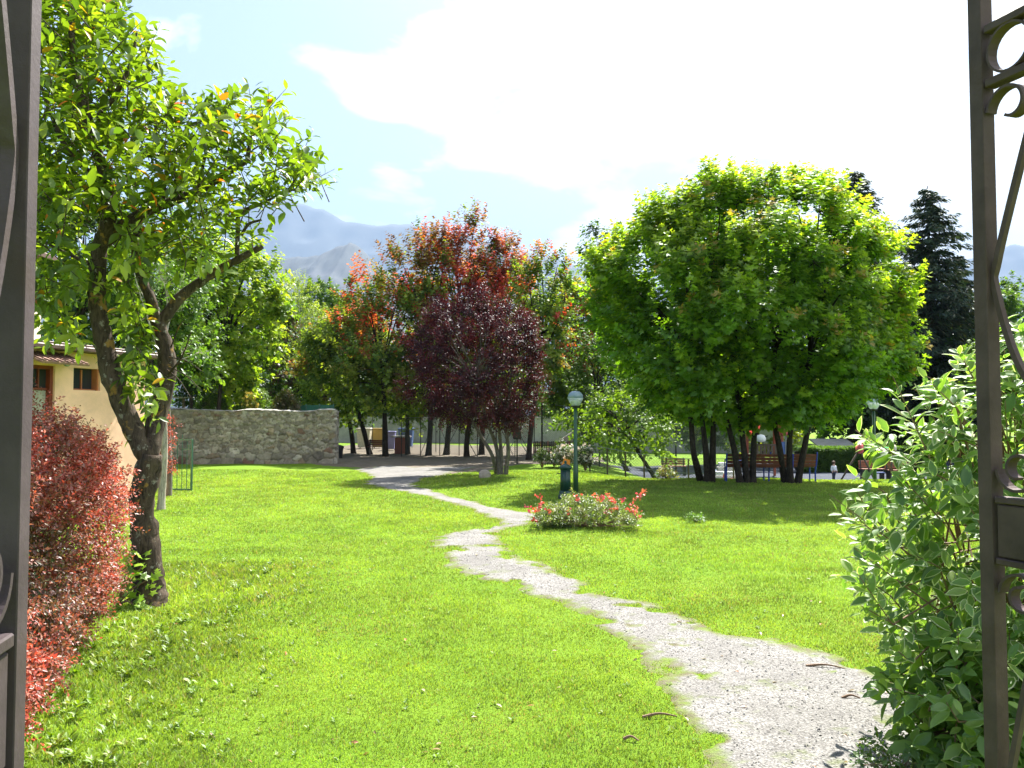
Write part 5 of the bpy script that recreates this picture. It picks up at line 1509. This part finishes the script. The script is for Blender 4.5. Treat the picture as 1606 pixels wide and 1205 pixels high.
def wire_mat():
    m, nt, out = newmat('chain_link')
    tc = N(nt, 'TexCoord'); mp = N(nt, 'Mapping'); mp.inputs['Rotation'].default_value = (0, math.radians(45), 0)
    nt.links.new(tc.outputs['Object'], mp.inputs[0])
    s = N(nt, 'SeparateXYZ'); nt.links.new(mp.outputs[0], s.inputs[0]); outs = []
    for k in (0, 2):
        a = N(nt, 'Math', operation='MULTIPLY'); a.inputs[1].default_value = 14; nt.links.new(s.outputs[k], a.inputs[0])
        b = N(nt, 'Math', operation='FRACT'); nt.links.new(a.outputs[0], b.inputs[0])
        c = N(nt, 'Math', operation='LESS_THAN'); c.inputs[1].default_value = .10; nt.links.new(b.outputs[0], c.inputs[0]); outs.append(c)
    mx = N(nt, 'Math', operation='MAXIMUM'); nt.links.new(outs[0].outputs[0], mx.inputs[0]); nt.links.new(outs[1].outputs[0], mx.inputs[1])
    p = N(nt, 'BsdfPrincipled', Roughness=.5); p.inputs['Base Color'].default_value = (.12, .14, .13, 1)
    t = N(nt, 'BsdfTransparent'); x = N(nt, 'MixShader'); nt.links.new(mx.outputs[0], x.inputs[0]); nt.links.new(t.outputs[0], x.inputs[1]); nt.links.new(p.outputs[0], x.inputs[2])
    nt.links.new(x.outputs[0], out.inputs[0]); return m


M['wire'] = wire_mat()


def fence(label, pts, H, step, mat='dark_metal', braces=(), mesh=True, rails=(1.0,), r0=.022, name='wire_fence'):
    pts = [np.array([*p[:2], float(T(p[0], p[1]))]) for p in pts]; o = pts[0]; g = thing(name, label, 'fence', o)
    idx = 0
    for a, b in zip(pts[:-1], pts[1:]):
        L = np.linalg.norm((b - a)[:2]); n = max(1, round(L / step)); dr = nrm(b - a)
        Q = [a + (b - a) * k / n for k in range(n + 1)]
        for q in Q: q[2] = float(T(q[0], q[1]))
        for k, q in enumerate(Q[(0 if a is pts[0] else 1):]):
            MB().tube([q - o + (0, 0, -.1), q - o + (0, 0, H)], r0, 7).build('post', M[mat], g)
            if idx in braces:
                for sg in (-1, 1): MB().tube([q - o + (0, 0, H * .8), q - o + dr * sg * H * .45], r0 * .8, 6).build('brace', M[mat], g)
            idx += 1
        for h in rails: MB().tube([q - o + (0, 0, H * h) for q in Q], .012, 5).build('rail', M['grey_metal'], g)
        if mesh:
            V = np.array([q - o + (0, 0, e) for q in Q for e in (.03, H * .98)]); f = [(2 * k, 2 * k + 2, 2 * k + 3, 2 * k + 1) for k in range(len(Q) - 1)]
            MB().add(V, f).build('wire_mesh', M['wire'], g)
    return g


fence('tall chain link fence with braced posts behind the left maple trunks', [P(530, 700, 48)[:2], P(640, 700, 47)[:2], P(830, 700, 42)[:2]], 2.4, 2.2, braces=(3, 5))
fence('dark chain link fence with slim posts just behind the stoutest maple trunks', [P(600, 700, 41)[:2], P(720, 700, 40.5)[:2], P(838, 700, 39)[:2]], 1.9, 1.05, braces=(4, 7))
fence('low wire fence crossing the sunlit lawn right of the lamp', [P(925, 700, 31)[:2], P(1010, 700, 29.5)[:2], P(1150, 700, 29)[:2]], 1.0, .8, 'wood_post', (4,), True, (1.0, .5), .03)
fence('tall dark fence posts beyond the low fence behind the lamp', [P(850, 700, 40)[:2], P(940, 700, 39)[:2], P(1060, 700, 38)[:2], P(1180, 700, 40)[:2]], 2.6, 2.6, 'dark_metal', (), True, (1.0,), .04)


def back_structures():
    # wooden paling fence and pale ramp walls behind the fountain post
    D = 43; a, e = P(836, 700, D), P(908, 700, D); g = thing('paling_fence', 'brown wooden paling fence behind the white flowered bush', 'fence', (a[0], D, -.1))
    w = e[0] - a[0]; n = 26; zt = P(0, 690, D)[2]
    for k in range(n): MB().box((w * (k + .5) / n, 0, zt / 2), (w / n * .82, .03, zt + (k % 3) * .03), bev=.004).build('pale', M['wood_post'] if k % 4 else M['brick'], g)
    MB().box((w / 2, .03, zt * .75), (w, .03, .08)).box((w / 2, .03, zt * .3), (w, .03, .08)).build('rail', M['wood_post'], g)
    D = 47; g = thing('stair_wall', 'pale sloping concrete stair wall seen left of the lamp pole', 'wall', (*P(895, 700, D)[:2], 0))
    for (x0, y0, x1, y1, nm) in ((876, 692, 900, 676, 0), (909, 692, 932, 676, 1)):
        A, B = P(x0, y0, D), P(x1, y1, D); ox = P(895, 700, D)[0]
        V = [(A[0] - ox, 0, 0), (B[0] - ox, 0, 0), (B[0] - ox, 0, B[2]), (A[0] - ox, 0, A[2])]; V = V + [(x, .25, z) for x, y, z in V]
        MB().add(V, [(0, 1, 2, 3), (7, 6, 5, 4), (0, 4, 5, 1), (1, 5, 6, 2), (2, 6, 7, 3), (3, 7, 4, 0)]).build('parapet', M['concrete'], g)
    # long grey garden wall closing the far side
    D = 62; a, e = P(500, 690, D), P(1260, 690, D); o = MB().box(((a[0] + e[0]) / 2, D, .55), (e[0] - a[0], .3, 2.6)).box(((a[0] + e[0]) / 2, D, 1.9), (e[0] - a[0] + .1, .4, .1), bev=.01)
    g = thing('boundary_wall', 'long grey boundary wall far behind the fences', 'wall', ((a[0] + e[0]) / 2, D, 0)); o.build('wall', M['concrete'], g, off=((a[0] + e[0]) / 2, D, 0))


back_structures()


def child():
    D = 33.6; b = P(1308, 757, D); b[2] = float(T(b[0], D)); H = 34 * D / F; u = H / 1.0
    g = thing('person', 'small child in white top and dark trousers standing before the clipped hedge', 'person', b, math.radians(25))
    def skin(name, V, E, Rr, mat, root=0, sub=1):
        me = bpy.data.meshes.new(name); me.from_pydata([tuple(np.array(v) * u) for v in V], E, []); o = bpy.data.objects.new(name, me); COL.objects.link(o); o.parent = g
        me.materials.append(mat)
        m = o.modifiers.new('skin', 'SKIN'); m.use_smooth_shade = True
        if not me.skin_vertices: me.attributes  # layer is made by the modifier below
        bpy.context.view_layer.objects.active = o
        if not me.skin_vertices: bpy.ops.mesh.customdata_skin_add()
        for i, q in enumerate(me.skin_vertices[0].data): q.radius = (Rr[i] * u, Rr[i] * u); q.use_root = (i == root)
        s = o.modifiers.new('subdivision', 'SUBSURF'); s.levels = sub; s.render_levels = sub
        return o
    V = [(0, 0, .50), (0, 0, .62), (0, 0, .74), (0, 0, .80), (0, -.01, .85), (0, -.01, .93),
         (-.05, 0, .48), (-.055, -.02, .27), (-.055, .01, .05), (-.055, -.06, .025), (.05, 0, .48), (.06, .04, .27), (.06, .06, .05), (.06, -.01, .025),
         (-.10, 0, .74), (-.15, .01, .60), (-.14, -.05, .49), (.10, 0, .74), (.15, .01, .60), (.14, -.05, .49)]
    E = [(0, 1), (1, 2), (2, 3), (3, 4), (4, 5), (0, 6), (6, 7), (7, 8), (8, 9), (0, 10), (10, 11), (11, 12), (12, 13), (2, 14), (14, 15), (15, 16), (2, 17), (17, 18), (18, 19)]
    Rr = [.075, .07, .065, .035, .065, .05, .05, .04, .027, .02, .05, .04, .027, .02, .036, .028, .02, .036, .028, .02]
    for hx, base in ((-.14, 16), (.14, 19)):
        for k in range(5):
            s = 1 if hx > 0 else -1; i = len(V)
            fx = hx + (k - 1.5) * .010; ln = [.028, .032, .034, .030, .024][k]
            if k == 4: fx = hx - s * .025
            V += [(fx, -.058, .47 if k < 4 else .478), (fx, -.066, .47 - ln)]; E += [(base, i), (i, i + 1)]; Rr += [.006, .005]
    body = skin('body', V, E, Rr, M['skin'])
    skin('jacket', [(0, 0, .50), (0, 0, .62), (0, 0, .74), (0, 0, .775), (-.10, 0, .74), (-.152, .01, .60), (-.143, -.045, .51), (.10, 0, .74), (.152, .01, .60), (.143, -.045, .51)],
         [(0, 1), (1, 2), (2, 3), (2, 4), (4, 5), (5, 6), (2, 7), (7, 8), (8, 9)], [.09, .085, .078, .045, .046, .037, .03, .046, .037, .03], M['jacket'])
    skin('trousers', [(0, 0, .50), (-.052, 0, .46), (-.055, -.02, .27), (-.055, .01, .07), (.052, 0, .46), (.06, .04, .27), (.06, .06, .07)], [(0, 1), (1, 2), (2, 3), (0, 4), (4, 5), (5, 6)], [.082, .06, .05, .036, .06, .05, .036], M['trousers'])
    for (x, y) in ((-.055, -.03), (.06, .02)): MB().box(np.array((x, y - .0, .025)) * u, np.array((.06, .13, .05)) * u, bev=.01).build('shoe', M['shoe'], g)
    hr = []; nu, nv = 14, 8
    for i in range(nv + 1):
        for j in range(nu):
            a, e_ = j * 2 * pi / nu, -pi / 5 + (pi / 2 + pi / 5) * i / nv; hr.append(np.array([math.cos(a) * math.cos(e_) * .078, math.sin(a) * math.cos(e_) * .084 + .012, math.sin(e_) * .088 + .905]) * u)
    MB().add(hr, [(i * nu + j, i * nu + (j + 1) % nu, (i + 1) * nu + (j + 1) % nu, (i + 1) * nu + j) for i in range(nv) for j in range(nu)]).build('hair', M['hair'], g, smooth=True)
    return g


child()


def litter():
    r = np.random.default_rng(120)
    spots = [(1035, 1128, .22, 'dry curled twig lying on the lawn left of the gravel'), (990, 1165, .09, 'short stick on the bare spot at the bottom of the lawn'), (1295, 1050, .28, 'thin dark twig across the path near the variegated shrub'),
             (1335, 1098, .12, 'short dark stick on the gravel before the variegated shrub')]
    for (x, y, L, lab) in spots:
        b = G(x, y); a = r.uniform(-.4, .1); d = np.array([math.cos(a), math.sin(a), 0]); n = 6
        q = spline([(-d * L / 2) + (0, 0, .012), (0, .01, .03), d * L / 2 + (0, 0, .014)], 4)
        o = MB().tube(q, np.linspace(.010, .004, len(q)), 6, jit=.4).build('twig', M['twig']); o.location = b; tag(o, lab, 'twig')
    n = 190; y = 3.6 * (26 / 3.6) ** r.random(n); x = (r.random(n) * 2 - 1) * y * .62
    p = np.stack([x, y, T(x, y) + .018], -1)
    c = pal(r, n, [(.30, .24, .10), (.20, .13, .06), (.34, .30, .18), (.32, .12, .04)])
    sh = np.stack([P(u, v, 20)[:1] for u, v in [(0, 0)]])
    o = leaves('fallen_leaves', p, rdir(r, n) * (1, 1, .2), np.array([0, 0, 1.]) + r.normal(size=(n, 3)) * .35, r.uniform(.03, .06, n), 'oval', c, M['litter'])
    tag(o, 'dry fallen leaves scattered over lawn and path', 'fallen leaves', kind='stuff')


litter()

# === PART 8: mountains, haze, sky, sun, camera
def mountain(name, D, prof, depth, seed, n=240, amp=.06, rows=70):
    prof = np.array(prof, float); px = np.linspace(prof[0, 0], prof[-1, 0], n); py = np.interp(px, prof[:, 0], prof[:, 1])
    X = (px - 803) / F * D; crest = np.array([P(a, b_, D)[2] for a, b_ in zip(px, py)])
    v = np.linspace(-1, 1, rows); U = np.repeat(X[None], rows, 0); Y = D + v[:, None] * depth + 0 * U
    sh = np.clip(1 - np.abs(v), 0, 1)[:, None] ** .9
    q = np.stack([U, Y], -1) / D
    rid = 1 - np.abs(fbm(q * (34, 22), 6, seed) - .5) * 2
    Z = crest[None] * sh * (1 + amp * 4 * (rid - .8) * (np.abs(v)[:, None] + .12)) - 5
    Z = np.where(v[:, None] == 0, crest[None], Z)
    V = np.stack([U, Y, Z], -1).reshape(-1, 3); i = (np.arange(rows - 1)[:, None] * n + np.arange(n - 1)[None]).ravel(); f = np.stack([i, i + 1, i + 1 + n, i + n], -1)
    tag(mk(name, V, f.ravel(), np.full(len(f), 4), M['mountain'], smooth=True), kind='structure')


M['mountain'] = paint('mountain_rock', (.022, .032, .036), .95, 0, .4, .004, .0, (.05, .055, .065))
rz_ = np.random.default_rng(9)
def jag(pts, a): 
    p = np.array(pts, float); xs = np.linspace(p[0, 0], p[-1, 0], 160); ys = np.interp(xs, p[:, 0], p[:, 1]); return list(zip(xs, ys + (fbm(np.stack([xs * .09, xs * 0], -1), 4, 8) - .5) * a))
mountain('mountain_near', 4000, jag([(300, 640), (380, 480), (425, 398), (445, 402), (470, 402), (500, 396), (520, 388), (548, 377), (566, 388), (590, 410), (630, 440), (700, 500), (780, 640)], 7), 1400, 5)
mountain('mountain_mid', 6300, jag([(150, 640), (330, 470), (405, 392), (430, 396), (465, 412), (520, 450), (640, 640)], 6), 1500, 15)
mountain('mountain_far', 9200, jag([(100, 420), (250, 330), (400, 318), (455, 312), (480, 318), (515, 330), (540, 345), (575, 352), (640, 350), (700, 362), (800, 385), (880, 405), (1000, 440), (1200, 480), (1350, 450), (1480, 420), (1530, 400), (1600, 380), (1800, 370)], 8), 2400, 25)


def haze():
    m, nt, out = newmat('haze_air'); pv = N(nt, 'VolumePrincipled')
    pv.inputs['Color'].default_value = (.28, .40, .60, 1); pv.inputs['Density'].default_value = HAZE_D; pv.inputs['Anisotropy'].default_value = 0.0
    nt.links.new(pv.outputs[0], out.inputs['Volume'])
    o = MB().box((0, 3900, 1320), (24000, 16000, 2646)).build('haze', m); tag(o, 'pale blue summer haze filling the valley air', 'haze', kind='stuff')


HAZE_D = 1.25e-4
haze()

SUN_AZ = math.atan2(.40, .92)     # clockwise from +y
SUN_EL = math.radians(50)
w = bpy.data.worlds.new('World'); scene.world = w; w.use_nodes = True; nt = w.node_tree; nt.nodes.clear()
out = nt.nodes.new('ShaderNodeOutputWorld')
sky = N(nt, 'TexSky', sky_type='NISHITA'); sky.sun_disc = False; sky.sun_elevation = SUN_EL; sky.sun_rotation = SUN_AZ; sky.air_density = 1.0; sky.dust_density = 1.5; sky.ozone_density = 1.0
bg = N(nt, 'Background'); bg.inputs[1].default_value = .05; nt.links.new(sky.outputs[0], bg.inputs[0])
tc = N(nt, 'TexCoord'); sx = N(nt, 'SeparateXYZ'); nt.links.new(tc.outputs['Generated'], sx.inputs[0])
mz = N(nt, 'Math', operation='MAXIMUM'); mz.inputs[1].default_value = 0.0; nt.links.new(sx.outputs[2], mz.inputs[0])
az = N(nt, 'Math', operation='ADD'); az.inputs[1].default_value = .22; nt.links.new(mz.outputs[0], az.inputs[0])
dx = N(nt, 'Math', operation='DIVIDE'); nt.links.new(sx.outputs[0], dx.inputs[0]); nt.links.new(az.outputs[0], dx.inputs[1])
dy = N(nt, 'Math', operation='DIVIDE'); nt.links.new(sx.outputs[1], dy.inputs[0]); nt.links.new(az.outputs[0], dy.inputs[1])
cb = N(nt, 'CombineXYZ'); nt.links.new(dx.outputs[0], cb.inputs[0]); nt.links.new(dy.outputs[0], cb.inputs[1])
n1 = noise(nt, 2.6, 10, .55, cb.outputs[0], .35)
vm = N(nt, 'VectorMath', operation='DISTANCE'); nt.links.new(cb.outputs[0], vm.inputs[0]); vm.inputs[1].default_value = (.0, 1.62, 0)
mr = N(nt, 'MapRange'); nt.links.new(vm.outputs['Value'], mr.inputs[0]); mr.inputs[1].default_value = .0; mr.inputs[2].default_value = .42; mr.inputs[3].default_value = .13; mr.inputs[4].default_value = 0
ad = N(nt, 'Math', operation='ADD'); nt.links.new(n1, ad.inputs[0]); nt.links.new(mr.outputs[0], ad.inputs[1])
# cloud cover thickens towards the east (right)
cov = N(nt, 'Math', operation='MULTIPLY_ADD'); cov.inputs[1].default_value = .20; nt.links.new(dx.outputs[0], cov.inputs[0]); nt.links.new(ad.outputs[0], cov.inputs[2])
fac = ramp(nt, cov.outputs[0], [(.485, 0.0), (.56, .65), (.68, 1.0)])
bg2 = N(nt, 'Background'); bg2.inputs[0].default_value = (1.0, .985, .97, 1); bg2.inputs[1].default_value = .5
mxs = N(nt, 'MixShader'); nt.links.new(fac, mxs.inputs[0]); nt.links.new(bg.outputs[0], mxs.inputs[1]); nt.links.new(bg2.outputs[0], mxs.inputs[2])
nt.links.new(mxs.outputs[0], out.inputs[0])

sl = bpy.data.lights.new('sun', 'SUN'); sl.energy = 5.0; sl.angle = math.radians(.5); sl.color = (1.0, .95, .86)
so = bpy.data.objects.new('sun', sl); COL.objects.link(so)
dv = Vector((math.sin(SUN_AZ) * math.cos(SUN_EL), math.cos(SUN_AZ) * math.cos(SUN_EL), math.sin(SUN_EL)))
so.rotation_euler = dv.to_track_quat('Z', 'Y').to_euler(); so.location = (0, 0, 30)

cam = bpy.data.cameras.new('camera'); co = bpy.data.objects.new('camera', cam); COL.objects.link(co)
cam.sensor_fit = 'HORIZONTAL'; cam.sensor_width = 36; cam.lens = 36 * F / 1606; cam.clip_start = .05; cam.clip_end = 20000
co.location = (0, 0, CZ); co.rotation_euler = (math.pi / 2 + PITCH, 0, 0); scene.camera = co

scene.view_settings.view_transform = 'Standard'; scene.view_settings.look = 'None'; scene.view_settings.exposure = 2.45; scene.view_settings.gamma = 1.0
scene.render.engine = 'CYCLES'
cy = scene.cycles
cy.max_bounces = 7; cy.diffuse_bounces = 3; cy.glossy_bounces = 2; cy.transmission_bounces = 4; cy.transparent_max_bounces = 12; cy.volume_bounces = 0
cy.use_denoising = True; cy.caustics_reflective = False; cy.caustics_refractive = False; cy.sample_clamp_indirect = 6
